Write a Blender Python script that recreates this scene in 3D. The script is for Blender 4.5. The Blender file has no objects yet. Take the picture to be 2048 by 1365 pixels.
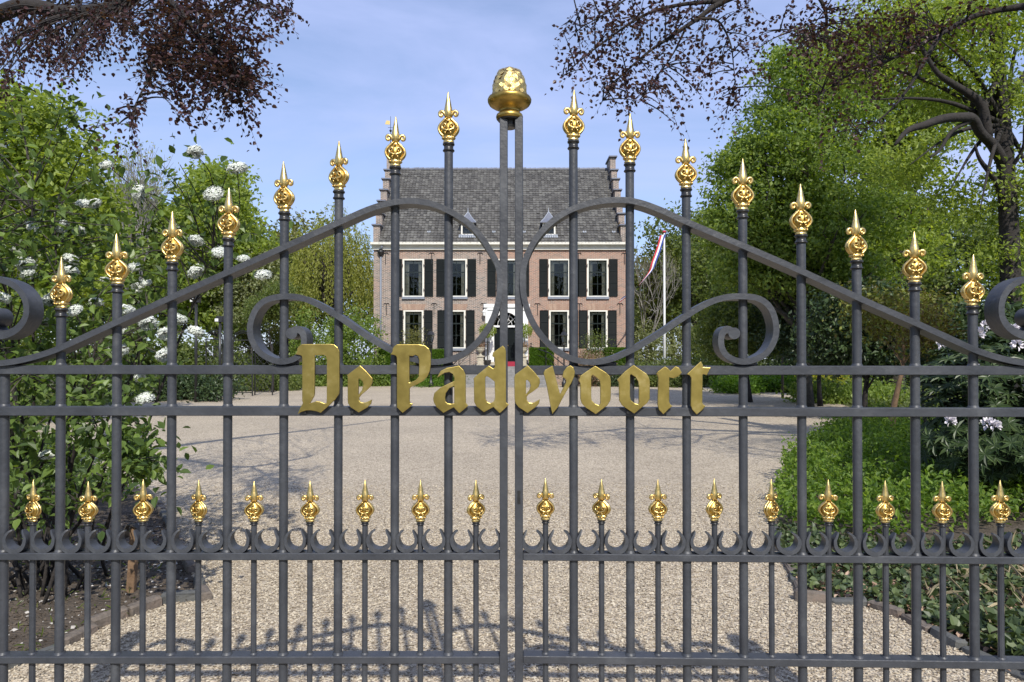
import bpy, math
import numpy as np
from mathutils import Vector, Matrix
from math import sin, cos, pi, radians as R, tan, sqrt, atan2

S = bpy.context.scene
COL = S.collection
# ------------------------------------------------------------------ camera, sky, sun, exposure
CAM = np.array([0.0, -1.862, 1.55])
PITCH = R(0.5); SHIFT = 0.01685 - tan(PITCH) / 1.5; F = 2048 * 24 / 36
cam_d = bpy.data.cameras.new('camera'); cam = bpy.data.objects.new('camera', cam_d); COL.objects.link(cam)
cam_d.lens = 24; cam_d.sensor_width = 36; cam_d.shift_y = SHIFT; cam_d.clip_start = 0.05; cam_d.clip_end = 2000
cam.location = CAM; cam.rotation_euler = (R(90) + PITCH, 0, 0)
S.camera = cam
SUN_EL = R(42.5); SUN_AZ = R(12.2)          # sun stands behind the camera, a little to the right
w = bpy.data.worlds.new('World'); S.world = w; w.use_nodes = True
nt = w.node_tree; nt.nodes.clear()
sky = nt.nodes.new('ShaderNodeTexSky'); sky.sky_type = 'NISHITA'; sky.sun_disc = False
sky.sun_elevation = SUN_EL; sky.sun_rotation = R(180) - SUN_AZ
sky.air_density = 1.0; sky.dust_density = 0.6; sky.ozone_density = 4.0
bg = nt.nodes.new('ShaderNodeBackground'); bg.inputs[1].default_value = 0.142
out = nt.nodes.new('ShaderNodeOutputWorld')
tc = nt.nodes.new('ShaderNodeTexCoord'); mp = nt.nodes.new('ShaderNodeMapping')
mp.inputs['Scale'].default_value = (1.2, 2.2, 5.0); mp.inputs['Rotation'].default_value = (0.0, R(12), R(20))
no = nt.nodes.new('ShaderNodeTexNoise'); no.inputs['Scale'].default_value = 1.6; no.inputs['Detail'].default_value = 7; no.inputs['Roughness'].default_value = 0.55
no.inputs['Distortion'].default_value = 0.5
rp = nt.nodes.new('ShaderNodeValToRGB'); rp.color_ramp.elements[0].position = 0.38; rp.color_ramp.elements[1].position = 0.82
rp.color_ramp.elements[0].color = (0.30, 0.30, 0.30, 1); rp.color_ramp.elements[1].color = (1, 1, 1, 1)
mx = nt.nodes.new('ShaderNodeMix'); mx.data_type = 'RGBA'
mx.inputs[7].default_value = (3.55, 4.15, 6.7, 1)
L = nt.links.new
L(tc.outputs['Generated'], mp.inputs[0]); L(mp.outputs[0], no.inputs['Vector']); L(no.outputs[0], rp.inputs[0])
L(rp.outputs[0], mx.inputs[0]); L(sky.outputs[0], mx.inputs[6]); L(mx.outputs[2], bg.inputs[0]); L(bg.outputs[0], out.inputs[0])
sun_d = bpy.data.lights.new('sun', 'SUN'); sun = bpy.data.objects.new('sun', sun_d); COL.objects.link(sun)
sun_d.energy = 4.2; sun_d.angle = R(0.6); sun_d.color = (1.0, 0.95, 0.86)
to_sun = Vector((sin(SUN_AZ) * cos(SUN_EL), -cos(SUN_AZ) * cos(SUN_EL), sin(SUN_EL)))
sun.rotation_euler = to_sun.to_track_quat('Z', 'Y').to_euler(); sun.location = (4, -18, 17)
S.view_settings.view_transform = 'Standard'; S.view_settings.look = 'None'
S.view_settings.exposure = 0.26; S.view_settings.gamma = 1.0
S.render.engine = 'CYCLES'
S.cycles.max_bounces = 6; S.cycles.transparent_max_bounces = 8; S.cycles.diffuse_bounces = 3

# ------------------------------------------------------------------ photo pixel -> place
def ray(px, py):
    x = (px - 1024) / F; y = ((682.5 - py) / 2048 + SHIFT) * 1.5
    return np.array([x, cos(PITCH) - sin(PITCH) * y, sin(PITCH) + cos(PITCH) * y])
def at(px, py, Z):                     # point Z metres in front of the camera (world y)
    d = ray(px, py); return CAM + d * (Z / d[1])
def gp(px, py, z=0.0):                 # point on the ground
    d = ray(px, py); return CAM + d * ((z - CAM[2]) / d[2])
RX0 = 0.02; RROT = -0.0272             # right leaf: hinge side stands a touch nearer
def lz(px, py, dy=0.0):                # left leaf local (u, z)
    p = at(px, py, 1.862 + dy); return p[0], p[2]
def rz(px, py, dy=0.0):                # right leaf local (u, z), dy in front/behind the leaf plane
    c, s = cos(RROT), sin(RROT); n = np.array([-s, c, 0]); o = np.array([RX0, 0, 0]) + n * dy
    d = ray(px, py); t = np.dot(o - CAM, n) / np.dot(d, n); q = CAM + d * t - np.array([RX0, 0, 0])
    return q[0] * c + q[1] * s, q[2]

# ------------------------------------------------------------------ mesh helpers
def mesh_obj(name, V, Fs, mat=None, parent=None, smooth=False, loc=None):
    me = bpy.data.meshes.new(name); me.from_pydata([tuple(v) for v in V], [], Fs)
    if smooth: me.polygons.foreach_set('use_smooth', [True] * len(me.polygons))
    return link(name, me, mat, parent, loc)
def link(name, me, mat=None, parent=None, loc=None):
    if mat is not None and len(me.materials) == 0: me.materials.append(mat)
    o = bpy.data.objects.new(name, me); COL.objects.link(o)
    if parent is not None: o.parent = parent
    if loc is not None: o.location = loc
    return o
def np_mesh(name, V, Fa, mat=None, parent=None, smooth=False, loc=None):
    V = np.asarray(V, dtype=np.float32); Fa = np.asarray(Fa, dtype=np.int32)
    me = bpy.data.meshes.new(name); me.vertices.add(len(V)); me.vertices.foreach_set('co', V.ravel())
    m, k = Fa.shape; me.loops.add(m * k); me.loops.foreach_set('vertex_index', Fa.ravel())
    me.polygons.add(m); me.polygons.foreach_set('loop_start', np.arange(0, m * k, k, dtype=np.int32))
    me.polygons.foreach_set('loop_total', np.full(m, k, dtype=np.int32))
    me.polygons.foreach_set('use_smooth', np.full(m, smooth))
    me.update(calc_edges=True)
    return link(name, me, mat, parent, loc)
class MB:
    def __init__(s): s.V = []; s.F = []
    def add(s, V, Fs):
        n = len(s.V); s.V += [tuple(v) for v in V]; s.F += [tuple(i + n for i in f) for f in Fs]; return s
    def box(s, x0, x1, y0, y1, z0, z1):
        return s.add([(x0,y0,z0),(x1,y0,z0),(x1,y1,z0),(x0,y1,z0),(x0,y0,z1),(x1,y0,z1),(x1,y1,z1),(x0,y1,z1)],
              [(0,3,2,1),(4,5,6,7),(0,1,5,4),(1,2,6,5),(2,3,7,6),(3,0,4,7)])
    def bbox(s, x0, x1, y0, y1, z0, z1, b):     # chamfered box
        if x1 < x0: x0, x1 = x1, x0
        V = []; 
        for z, i in ((z0, b), (z0 + b, 0), (z1 - b, 0), (z1, b)):
            for (x, y) in ((x0+b, y0), (x1-b, y0), (x1, y0+b), (x1, y1-b), (x1-b, y1), (x0+b, y1), (x0, y1-b), (x0, y0+b)):
                cx = (x0+x1)/2; cy = (y0+y1)/2
                V.append((x + (i if x < cx else -i), y + (i if y < cy else -i), z))
        Fs = [tuple(range(7, -1, -1)), tuple(range(24, 32))]
        for k in range(3):
            for j in range(8):
                a = k*8+j; c = k*8+(j+1) % 8; Fs.append((a, c, c+8, a+8))
        return s.add(V, Fs)
    def tube(s, P, rad, n=6, cap=True, flat=None):
        P = [np.array(p, float) for p in P]; m = len(P)
        if not hasattr(rad, '__len__'): rad = [rad] * m
        V = []; Fs = []; up = None
        for i in range(m):
            t = P[min(i+1, m-1)] - P[max(i-1, 0)]; t /= (np.linalg.norm(t) + 1e-9)
            if up is None:
                up = np.array([0, 0, 1.]) if abs(t[2]) < .9 else np.array([0, 1., 0])
            a = np.cross(t, up); a /= (np.linalg.norm(a) + 1e-9); b = np.cross(a, t); up = b
            for j in range(n):
                g = 2*pi*j/n; V.append(P[i] + (a*cos(g) + b*sin(g)) * rad[i])
        for i in range(m-1):
            for j in range(n):
                Fs.append((i*n+j, i*n+(j+1) % n, (i+1)*n+(j+1) % n, (i+1)*n+j))
        if cap: Fs.append(tuple(range(n-1, -1, -1))); Fs.append(tuple(range((m-1)*n, m*n)))
        return s.add(V, Fs)
    def lathe(s, prof, n=16, c=(0,0,0), sy=1.0, sx=1.0):
        V = []; Fs = []; m = len(prof)
        for (r, z) in prof:
            for j in range(n):
                g = 2*pi*(j+.5)/n; V.append((c[0]+r*cos(g)*sx, c[1]+r*sin(g)*sy, c[2]+z))
        for i in range(m-1):
            for j in range(n): Fs.append((i*n+j, i*n+(j+1) % n, (i+1)*n+(j+1) % n, (i+1)*n+j))
        Fs.append(tuple(range(n-1, -1, -1))); Fs.append(tuple(range((m-1)*n, m*n)))
        return s.add(V, Fs)
    def band(s, P, th, y0, y1):                 # flat bar along a curve lying in x,z
        P = np.array(P, float); m = len(P)
        if not hasattr(th, '__len__'): th = [th] * m
        T = np.gradient(P, axis=0); T /= np.linalg.norm(T, axis=1)[:, None]; N = np.stack([-T[:, 1], T[:, 0]], 1)
        V = []; Fs = []
        for i in range(m):
            a = P[i] + N[i]*th[i]/2; b = P[i] - N[i]*th[i]/2
            V += [(a[0], y0, a[1]), (a[0], y1, a[1]), (b[0], y1, b[1]), (b[0], y0, b[1])]
        for i in range(m-1):
            for j in range(4): Fs.append((i*4+j, i*4+(j+1) % 4, (i+1)*4+(j+1) % 4, (i+1)*4+j))
        Fs += [(3, 2, 1, 0), ((m-1)*4, (m-1)*4+1, (m-1)*4+2, (m-1)*4+3)]
        return s.add(V, Fs)
    def build(s, name, mat=None, parent=None, smooth=False, loc=None):
        return mesh_obj(name, s.V, s.F, mat, parent, smooth, loc)
def soft(o, ang=35):                            # smooth shading with sharp edges kept
    me = o.data; me.polygons.foreach_set('use_smooth', [True] * len(me.polygons))
    try: me.set_sharp_from_angle(angle=R(ang))
    except Exception: pass
    return o
def crom(P, n=6):                               # Catmull-Rom through points
    P = [np.array(p, float) for p in P]; Q = [2*P[0]-P[1]] + P + [2*P[-1]-P[-2]]; out = []
    for i in range(1, len(Q)-2):
        a, b, c, d = Q[i-1:i+3]
        for k in range(n):
            t = k/n; out.append(.5*((2*b)+(-a+c)*t+(2*a-5*b+4*c-d)*t*t+(-a+3*b-3*c+d)*t**3))
    out.append(P[-1]); return out
def tag(o, label=None, cat=None, group=None, kind=None):
    if label: o['label'] = label
    if cat: o['category'] = cat
    if group: o['group'] = group
    if kind: o['kind'] = kind
    return o
def thing(name, label, cat, loc=(0,0,0), rot=0, group=None):
    o = bpy.data.objects.new(name, None); COL.objects.link(o); o.location = loc; o.rotation_euler = (0,0,rot)
    o.empty_display_size = .1
    return tag(o, label, cat, group)
KIDS = {}
def copy_tree(o, parent=None, **kw):
    c = o.copy(); COL.objects.link(c)
    if parent is not None: c.parent = parent
    for ch in [x for x in ALLOBJ() if x.parent == o]: copy_tree(ch, c)
    return c
def ALLOBJ(): return list(COL.objects)

# ------------------------------------------------------------------ materials
def newmat(name):
    m = bpy.data.materials.new(name); m.use_nodes = True; t = m.node_tree
    return m, t, t.nodes['Principled BSDF'], t.nodes['Material Output']
def ramp(t, els):
    r = t.nodes.new('ShaderNodeValToRGB'); cr = r.color_ramp
    while len(cr.elements) < len(els): cr.elements.new(.5)
    for e, (p, c) in zip(cr.elements, els): e.position = p; e.color = (*c, 1) if len(c) == 3 else c
    return r
def pm(name, c1, c2=None, scale=6, rough=.6, metal=0, bump=0, bscale=60, island=False, spec=.5, detail=6, c3=None, rr=None, bdist=.01):
    m, t, b, o = newmat(name); t_l = t.links.new
    b.inputs['Roughness'].default_value = rough; b.inputs['Metallic'].default_value = metal
    b.inputs['Specular IOR Level'].default_value = spec
    tc = t.nodes.new('ShaderNodeTexCoord')
    if c2 is None: b.inputs['Base Color'].default_value = (*c1, 1)
    else:
        if island: src = t.nodes.new('ShaderNodeNewGeometry').outputs['Random Per Island']
        else:
            n = t.nodes.new('ShaderNodeTexNoise'); n.inputs['Scale'].default_value = scale; n.inputs['Detail'].default_value = detail
            n.inputs['Roughness'].default_value = .65; t_l(tc.outputs['Object'], n.inputs['Vector']); src = n.outputs[0]
        els = [(.3 if not island else 0, c1), (.7 if not island else 1, c2)]
        if c3: els = [(.25, c1), (.55, c2), (.75, c3)] if not island else [(0, c1), (.5, c2), (1, c3)]
        r = ramp(t, els); t_l(src, r.inputs[0]); t_l(r.outputs[0], b.inputs['Base Color'])
        if rr:
            mr = t.nodes.new('ShaderNodeMapRange'); mr.inputs[3].default_value = rr[0]; mr.inputs[4].default_value = rr[1]
            t_l(src, mr.inputs[0]); t_l(mr.outputs[0], b.inputs['Roughness'])
    if bump:
        n2 = t.nodes.new('ShaderNodeTexNoise'); n2.inputs['Scale'].default_value = bscale; n2.inputs['Detail'].default_value = 5
        t_l(tc.outputs['Object'], n2.inputs['Vector'])
        bm = t.nodes.new('ShaderNodeBump'); bm.inputs['Strength'].default_value = bump; bm.inputs['Distance'].default_value = bdist
        t_l(n2.outputs[0], bm.inputs['Height']); t_l(bm.outputs[0], b.inputs['Normal'])
    return m
def leafm(name, c1, c2, c3=None, trans=.46, rough=.5, tcol=1.75, spec=.35):
    m, t, b, o = newmat(name); t_l = t.links.new
    b.inputs['Roughness'].default_value = rough; b.inputs['Specular IOR Level'].default_value = spec
    g = t.nodes.new('ShaderNodeNewGeometry')
    els = [(0, c1), (1, c2)] if c3 is None else [(0, c1), (.6, c2), (1, c3)]
    r = ramp(t, els); t_l(g.outputs['Random Per Island'], r.inputs[0]); t_l(r.outputs[0], b.inputs['Base Color'])
    tr = t.nodes.new('ShaderNodeBsdfTranslucent'); mi = t.nodes.new('ShaderNodeMix'); mi.data_type = 'RGBA'; mi.blend_type = 'MULTIPLY'
    mi.inputs[0].default_value = 1; mi.inputs[7].default_value = (tcol*1.15, tcol*1.1, tcol*.35, 1)
    t_l(r.outputs[0], mi.inputs[6]); t_l(mi.outputs[2], tr.inputs[0])
    ms = t.nodes.new('ShaderNodeMixShader'); ms.inputs[0].default_value = trans
    t_l(b.outputs[0], ms.inputs[1]); t_l(tr.outputs[0], ms.inputs[2]); t_l(ms.outputs[0], o.inputs[0])
    return m
M = {}
M['iron'] = pm('painted_iron', (.030,.033,.040), (.050,.054,.063), scale=9, rough=.42, bump=.5, bscale=70, rr=(.30,.62), bdist=.003, c3=(.085,.090,.098), detail=12)
M['black'] = pm('black_iron', (.012,.012,.013), (.03,.03,.03), scale=40, rough=.35, bump=.2, bscale=120, bdist=.001)
M['gold'] = pm('gilding', (.62,.43,.14), (.86,.65,.27), scale=25, rough=.3, metal=1, bump=.4, bscale=130, rr=(.24,.46), bdist=.0015)
M['tarnish_and_shade'] = pm('tarnished_shaded_gilding', (.26,.17,.045), (.62,.43,.12), scale=22, rough=.38, metal=1, bump=.3, bscale=90, rr=(.3,.5), bdist=.0015)  # tarnish on the dish; on finial bulbs, recess shade put into the colour
M['brass'] = pm('brushed_brass', (.37,.275,.075), (.50,.385,.115), scale=16, rough=.38, metal=1, bump=.22, bscale=40, c3=(.66,.54,.24), rr=(.28,.5), bdist=.001)
M['white'] = pm('cream_paint', (.66,.63,.54), (.76,.74,.66), scale=3, rough=.5)
M['purewhite'] = pm('white_paint', (.74,.74,.72), (.8,.8,.78), scale=3, rough=.5)
M['sash'] = pm('dark_green_sash', (.012,.018,.016), rough=.3)
M['shutter'] = pm('dark_green_shutter', (.004,.0065,.0075), (.008,.012,.013), scale=4, rough=.55, spec=.12)
M['sill'] = pm('grey_stone_sill', (.16,.18,.22), (.22,.24,.28), scale=5, rough=.55)
M['slate'] = pm('slate', (.10,.11,.14), (.17,.18,.22), scale=12, rough=.5, bump=.3)
M['lead'] = pm('lead', (.28,.31,.36), (.4,.43,.48), scale=10, rough=.5)
M['tile'] = pm('roof_tile', (.055,.052,.046), (.088,.083,.074), rough=.65, island=True, c3=(.135,.13,.115))
M['lichen'] = pm('lichen', (.30,.16,.03), (.16,.13,.06), scale=9, rough=.9)
M['stone'] = pm('weathered_stone', (.30,.27,.20), (.52,.47,.37), scale=8, rough=.8, bump=.4, bscale=30)
M['step'] = pm('step_stone', (.14,.14,.135), (.27,.26,.25), scale=4, rough=.75, bump=.2)
M['carpet'] = pm('red_carpet', (.26,.02,.045), (.34,.035,.06), scale=12, rough=.95)
M['curtain'] = pm('cream_curtain', (.62,.58,.48), rough=.9)
M['room'] = pm('dark_room', (.035,.03,.025), rough=.9)
M['bark'] = pm('bark', (.028,.024,.019), (.085,.075,.06), scale=7, rough=.9, bump=.8, bscale=18, bdist=.03)
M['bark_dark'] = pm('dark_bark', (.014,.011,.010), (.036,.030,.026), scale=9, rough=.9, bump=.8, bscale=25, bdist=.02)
M['bark_pale'] = pm('pale_bark', (.16,.15,.13), (.30,.28,.25), scale=9, rough=.9, bump=.4)
M['wood'] = pm('old_stake_wood', (.11,.065,.035), (.22,.14,.08), scale=12, rough=.85, bump=.4, bscale=50)
M['rubber'] = pm('rubber_strap', (.05,.045,.04), rough=.7)
M['red'] = pm('flag_red', (.50,.035,.05), rough=.8); M['blue'] = pm('flag_blue', (.03,.06,.27), rough=.8); M['fwhite'] = pm('flag_white', (.75,.75,.76), rough=.8)
M['terracotta'] = pm('clay_pot', (.10,.10,.09), rough=.8)
M['petal'] = pm('white_petal', (.55,.60,.50), (.80,.81,.78), rough=.7, island=True)
M['petal2'] = pm('rhododendron_petal', (.72,.66,.72), (.82,.80,.82), rough=.7, island=True)
M['deadleaf'] = pm('dead_leaf', (.12,.06,.035), (.27,.17,.11), rough=.8, island=True, c3=(.42,.30,.22))
M['straw'] = pm('dry_stalk', (.30,.24,.14), (.45,.38,.24), rough=.8, island=True)
M['pebble'] = pm('pebble', (.235,.195,.145), (.42,.358,.27), rough=.85, island=True, c3=(.545,.485,.375))
M['chip'] = pm('white_chip', (.35,.33,.30), (.6,.57,.53), rough=.8, island=True)
G_LIT = (.115,.19,.030)
M['l_bright'] = leafm('bright_leaves', (.13,.18,.034), (.24,.31,.062), (.31,.37,.09))
M['l_horn'] = leafm('hornbeam_leaves', (.082,.135,.028), (.172,.243,.055), (.255,.325,.085))
M['l_mid'] = leafm('mid_leaves', (.06,.09,.024), (.13,.17,.05), (.19,.225,.075))
M['l_olive'] = leafm('olive_leaves', (.085,.095,.03), (.16,.17,.055), (.22,.21,.08))
M['l_willow'] = leafm('willow_leaves', (.17,.19,.04), (.28,.30,.07), (.34,.35,.10))
M['l_pale'] = leafm('pale_leaves', (.13,.15,.07), (.24,.27,.14), (.36,.38,.24))
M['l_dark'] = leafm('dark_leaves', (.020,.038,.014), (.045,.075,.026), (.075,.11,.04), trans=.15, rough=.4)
M['l_vib'] = leafm('viburnum_leaves', (.045,.078,.022), (.10,.155,.038), (.18,.26,.065), trans=.38, rough=.4)
M['l_copper'] = leafm('copper_leaves', (.030,.014,.017), (.062,.027,.032), (.105,.055,.050), trans=.28, rough=.4, tcol=1.4)
M['l_maple'] = leafm('maple_leaves', (.11,.085,.025), (.17,.18,.04), (.24,.27,.06), trans=.35)
M['l_gold'] = leafm('golden_leaves', (.17,.19,.02), (.30,.30,.03), (.38,.36,.05))
M['l_cover'] = leafm('ground_cover_leaves', (.06,.11,.018), (.13,.22,.035), (.23,.32,.06))
M['l_ivy'] = leafm('ivy_leaves', (.035,.058,.024), (.065,.095,.038), (.14,.18,.07), trans=.18, rough=.45)
M['l_hedge'] = leafm('hedge_leaves', (.05,.11,.012), (.10,.19,.02), (.15,.25,.03))
M['l_grass'] = leafm('grass_blades', (.07,.11,.02), (.14,.19,.035), (.22,.25,.07))
M['l_pink'] = leafm('pink_shrub_leaves', (.17,.10,.08), (.30,.21,.17), (.38,.32,.26))

def brick_mat(name, left=True):
    m, t, b, o = newmat(name); l = t.links.new
    tc = t.nodes.new('ShaderNodeTexCoord'); sp = t.nodes.new('ShaderNodeSeparateXYZ'); l(tc.outputs['Object'], sp.inputs[0])
    ad = t.nodes.new('ShaderNodeMath'); ad.operation = 'ADD'; l(sp.outputs[0], ad.inputs[0]); l(sp.outputs[1], ad.inputs[1])
    cb = t.nodes.new('ShaderNodeCombineXYZ'); l(ad.outputs[0], cb.inputs[0]); l(sp.outputs[2], cb.inputs[1])
    def br(c1, c2, mo):
        k = t.nodes.new('ShaderNodeTexBrick'); k.inputs['Color1'].default_value = (*c1,1); k.inputs['Color2'].default_value = (*c2,1)
        k.inputs['Mortar'].default_value = (*mo,1); k.inputs['Scale'].default_value = 1; k.inputs['Mortar Size'].default_value = .011
        k.inputs['Brick Width'].default_value = .22; k.inputs['Row Height'].default_value = .066; k.inputs['Bias'].default_value = -.05
        l(cb.outputs[0], k.inputs['Vector']); return k
    a = br((.36,.175,.120), (.19,.105,.082), (.42,.37,.30)); c = br((.27,.175,.135), (.05,.04,.042), (.50,.46,.40))
    # newer orange bricks to the right of the door, older mottled ones to the left and below
    n = t.nodes.new('ShaderNodeTexNoise'); n.inputs['Scale'].default_value = .55; n.inputs['Detail'].default_value = 4; l(tc.outputs['Object'], n.inputs['Vector'])
    mr = t.nodes.new('ShaderNodeMapRange'); mr.inputs[1].default_value = -1.5; mr.inputs[2].default_value = 1.5; mr.inputs[3].default_value = .34; mr.inputs[4].default_value = -.32
    l(sp.outputs[0], mr.inputs[0])
    mz = t.nodes.new('ShaderNodeMapRange'); mz.inputs[1].default_value = 1; mz.inputs[2].default_value = 8.5; mz.inputs[3].default_value = .22; mz.inputs[4].default_value = -.25
    l(sp.outputs[2], mz.inputs[0])
    s1 = t.nodes.new('ShaderNodeMath'); s1.operation = 'ADD'; l(mr.outputs[0], s1.inputs[0]); l(n.outputs[0], s1.inputs[1])
    s2 = t.nodes.new('ShaderNodeMath'); s2.operation = 'ADD'; l(s1.outputs[0], s2.inputs[0]); l(mz.outputs[0], s2.inputs[1])
    rr = ramp(t, [(.35, (0,0,0)), (.75, (1,1,1))]); l(s2.outputs[0], rr.inputs[0])
    mi = t.nodes.new('ShaderNodeMix'); mi.data_type = 'RGBA'; l(rr.outputs[0], mi.inputs[0]); l(a.outputs[0], mi.inputs[6]); l(c.outputs[0], mi.inputs[7])
    l(mi.outputs[2], b.inputs['Base Color']); b.inputs['Roughness'].default_value = .85
    bm = t.nodes.new('ShaderNodeBump'); bm.inputs['Strength'].default_value = .6; bm.inputs['Distance'].default_value = .01; bm.invert = True
    l(a.outputs['Fac'], bm.inputs['Height']); l(bm.outputs[0], b.inputs['Normal'])
    return m
M['brick'] = brick_mat('brickwork'); M['brick_old'] = M['brick'].copy(); M['brick_old'].name = 'old_dark_brickwork'
for n_ in M['brick_old'].node_tree.nodes:
    if n_.type == 'VALTORGB':
        for e_ in n_.color_ramp.elements: e_.color = (1,1,1,1)
M['archbrick'] = pm('arch_brick', (.30,.19,.14), (.42,.30,.22), rough=.85, island=True)
M['kerb'] = pm('kerb_brick', (.075,.065,.055), (.17,.14,.115), scale=14, rough=.9, bump=.8, bscale=40, c3=(.21,.15,.115))
M['kerb2'] = pm('grey_kerb_brick', (.055,.058,.06), (.13,.13,.12), scale=9, rough=.85, bump=.6, bscale=40)

def glass_mat():
    m, t, b, o = newmat('window_glass'); l = t.links.new
    gl = t.nodes.new('ShaderNodeBsdfGlossy'); gl.inputs['Roughness'].default_value = .02; gl.inputs[0].default_value = (1,1,1,1)
    tr = t.nodes.new('ShaderNodeBsdfTransparent'); tr.inputs[0].default_value = (.8,.84,.82,1)
    fr = t.nodes.new('ShaderNodeFresnel'); fr.inputs[0].default_value = 1.52
    n = t.nodes.new('ShaderNodeTexNoise'); n.inputs['Scale'].default_value = 2.2; tc = t.nodes.new('ShaderNodeTexCoord'); l(tc.outputs['Object'], n.inputs[0])
    bm = t.nodes.new('ShaderNodeBump'); bm.inputs['Strength'].default_value = .12; bm.inputs['Distance'].default_value = .05; l(n.outputs[0], bm.inputs['Height'])
    l(bm.outputs[0], gl.inputs['Normal'])
    mt = t.nodes.new('ShaderNodeMath'); mt.operation = 'MULTIPLY'; mt.inputs[1].default_value = .85; l(fr.outputs[0], mt.inputs[0])
    ms = t.nodes.new('ShaderNodeMixShader'); l(mt.outputs[0], ms.inputs[0]); l(tr.outputs[0], ms.inputs[1]); l(gl.outputs[0], ms.inputs[2]); l(ms.outputs[0], o.inputs[0])
    return m
M['glass'] = glass_mat()

def gravel_mat():
    m, t, b, o = newmat('gravel'); l = t.links.new; tc = t.nodes.new('ShaderNodeTexCoord')
    v = t.nodes.new('ShaderNodeTexVoronoi'); v.inputs['Scale'].default_value = 62; l(tc.outputs['Object'], v.inputs['Vector'])
    sp = t.nodes.new('ShaderNodeSeparateColor'); l(v.outputs['Color'], sp.inputs[0])
    r = ramp(t, [(0, (.19,.155,.112)), (.25, (.37,.31,.23)), (.7, (.50,.432,.33)), (1, (.64,.565,.44))]); l(sp.outputs[0], r.inputs[0])
    n = t.nodes.new('ShaderNodeTexNoise'); n.inputs['Scale'].default_value = .35; n.inputs['Detail'].default_value = 6; n.inputs['Roughness'].default_value = .6; l(tc.outputs['Object'], n.inputs['Vector'])
    rn = ramp(t, [(.3, (.82,.80,.78)), (.7, (1.08,1.06,1.03))]); l(n.outputs[0], rn.inputs[0])
    mi = t.nodes.new('ShaderNodeMix'); mi.data_type = 'RGBA'; mi.blend_type = 'MULTIPLY'; mi.inputs[0].default_value = 1
    l(r.outputs[0], mi.inputs[6]); l(rn.outputs[0], mi.inputs[7]); l(mi.outputs[2], b.inputs['Base Color']); b.inputs['Roughness'].default_value = .85
    bm = t.nodes.new('ShaderNodeBump'); bm.inputs['Strength'].default_value = .9; bm.inputs['Distance'].default_value = .012; bm.invert = True
    l(v.outputs['Distance'], bm.inputs['Height']); l(bm.outputs[0], b.inputs['Normal'])
    return m
M['gravel'] = gravel_mat()
M['soil'] = pm('soil', (.045,.034,.025), (.10,.078,.058), scale=5, rough=.95, bump=.9, bscale=45, c3=(.13,.10,.078), detail=10, bdist=.03)
M['lawn'] = pm('rough_ground', (.045,.065,.018), (.09,.10,.03), scale=2, rough=.95, bump=.9, bscale=20, c3=(.10,.085,.05), detail=10, bdist=.05)
M['asphalt'] = pm('asphalt', (.045,.045,.047), (.075,.073,.07), scale=30, rough=.9, bump=.5, bscale=150)

# ------------------------------------------------------------------ foliage helpers
def unit(a): return a / (np.linalg.norm(a, axis=-1, keepdims=True) + 1e-9)
def leaves(name, P, D, N, size, asp=.55, mat=None, parent=None, near=False, rng=None, fold=.12, loc=None):
    """P base, D direction, N approx normal, size length: one kite (or folded pair) per leaf"""
    P = np.asarray(P, float); D = unit(np.asarray(D, float)); N = np.asarray(N, float)
    Sd = unit(np.cross(D, N)); N = unit(np.cross(Sd, D)); s = np.asarray(size, float).reshape(-1, 1); w = s*asp/2; n = len(P)
    if not near:
        V = np.stack([P, P + D*s*.5 + Sd*w + N*s*fold, P + D*s, P + D*s*.5 - Sd*w + N*s*fold], 1).reshape(-1, 3)
        Fa = np.arange(n*4).reshape(-1, 4)
    else:
        V = np.stack([P, P+D*s*.28+Sd*w*.9+N*s*fold, P+D*s*.62+Sd*w*.8+N*s*fold*.8, P+D*s-N*s*.12,
                      P+D*s*.62-Sd*w*.8+N*s*fold*.8, P+D*s*.28-Sd*w*.9+N*s*fold], 1).reshape(-1, 3)
        b = np.arange(n)[:, None]*6
        Fa = np.concatenate([b+np.array([[0,1,2,3]]), b+np.array([[0,3,4,5]])], 0)
    o = np_mesh(name, V, Fa, mat, parent, loc=loc)
    return o
def rdir(rng, n, up=0.0):
    a = rng.normal(size=(n, 3)); a[:, 2] += up; return unit(a)
def cluster_pts(rng, C, per, rad, flat=.6):
    C = np.repeat(C, per, 0); g = rng.normal(size=C.shape)*np.array([1, 1, flat])*rad*.55
    return C + g
def blob_centres(rng, blobs, n, shell=.35):
    vol = np.array([b[3]*b[4]*b[5] for b in blobs])**.7; k = rng.choice(len(blobs), n, p=vol/vol.sum())
    B = np.array(blobs)[k]; d = unit(rng.normal(size=(n, 3))); r = rng.random(n)**shell
    return B[:, :3] + d*r[:, None]*B[:, 3:6]
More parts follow.
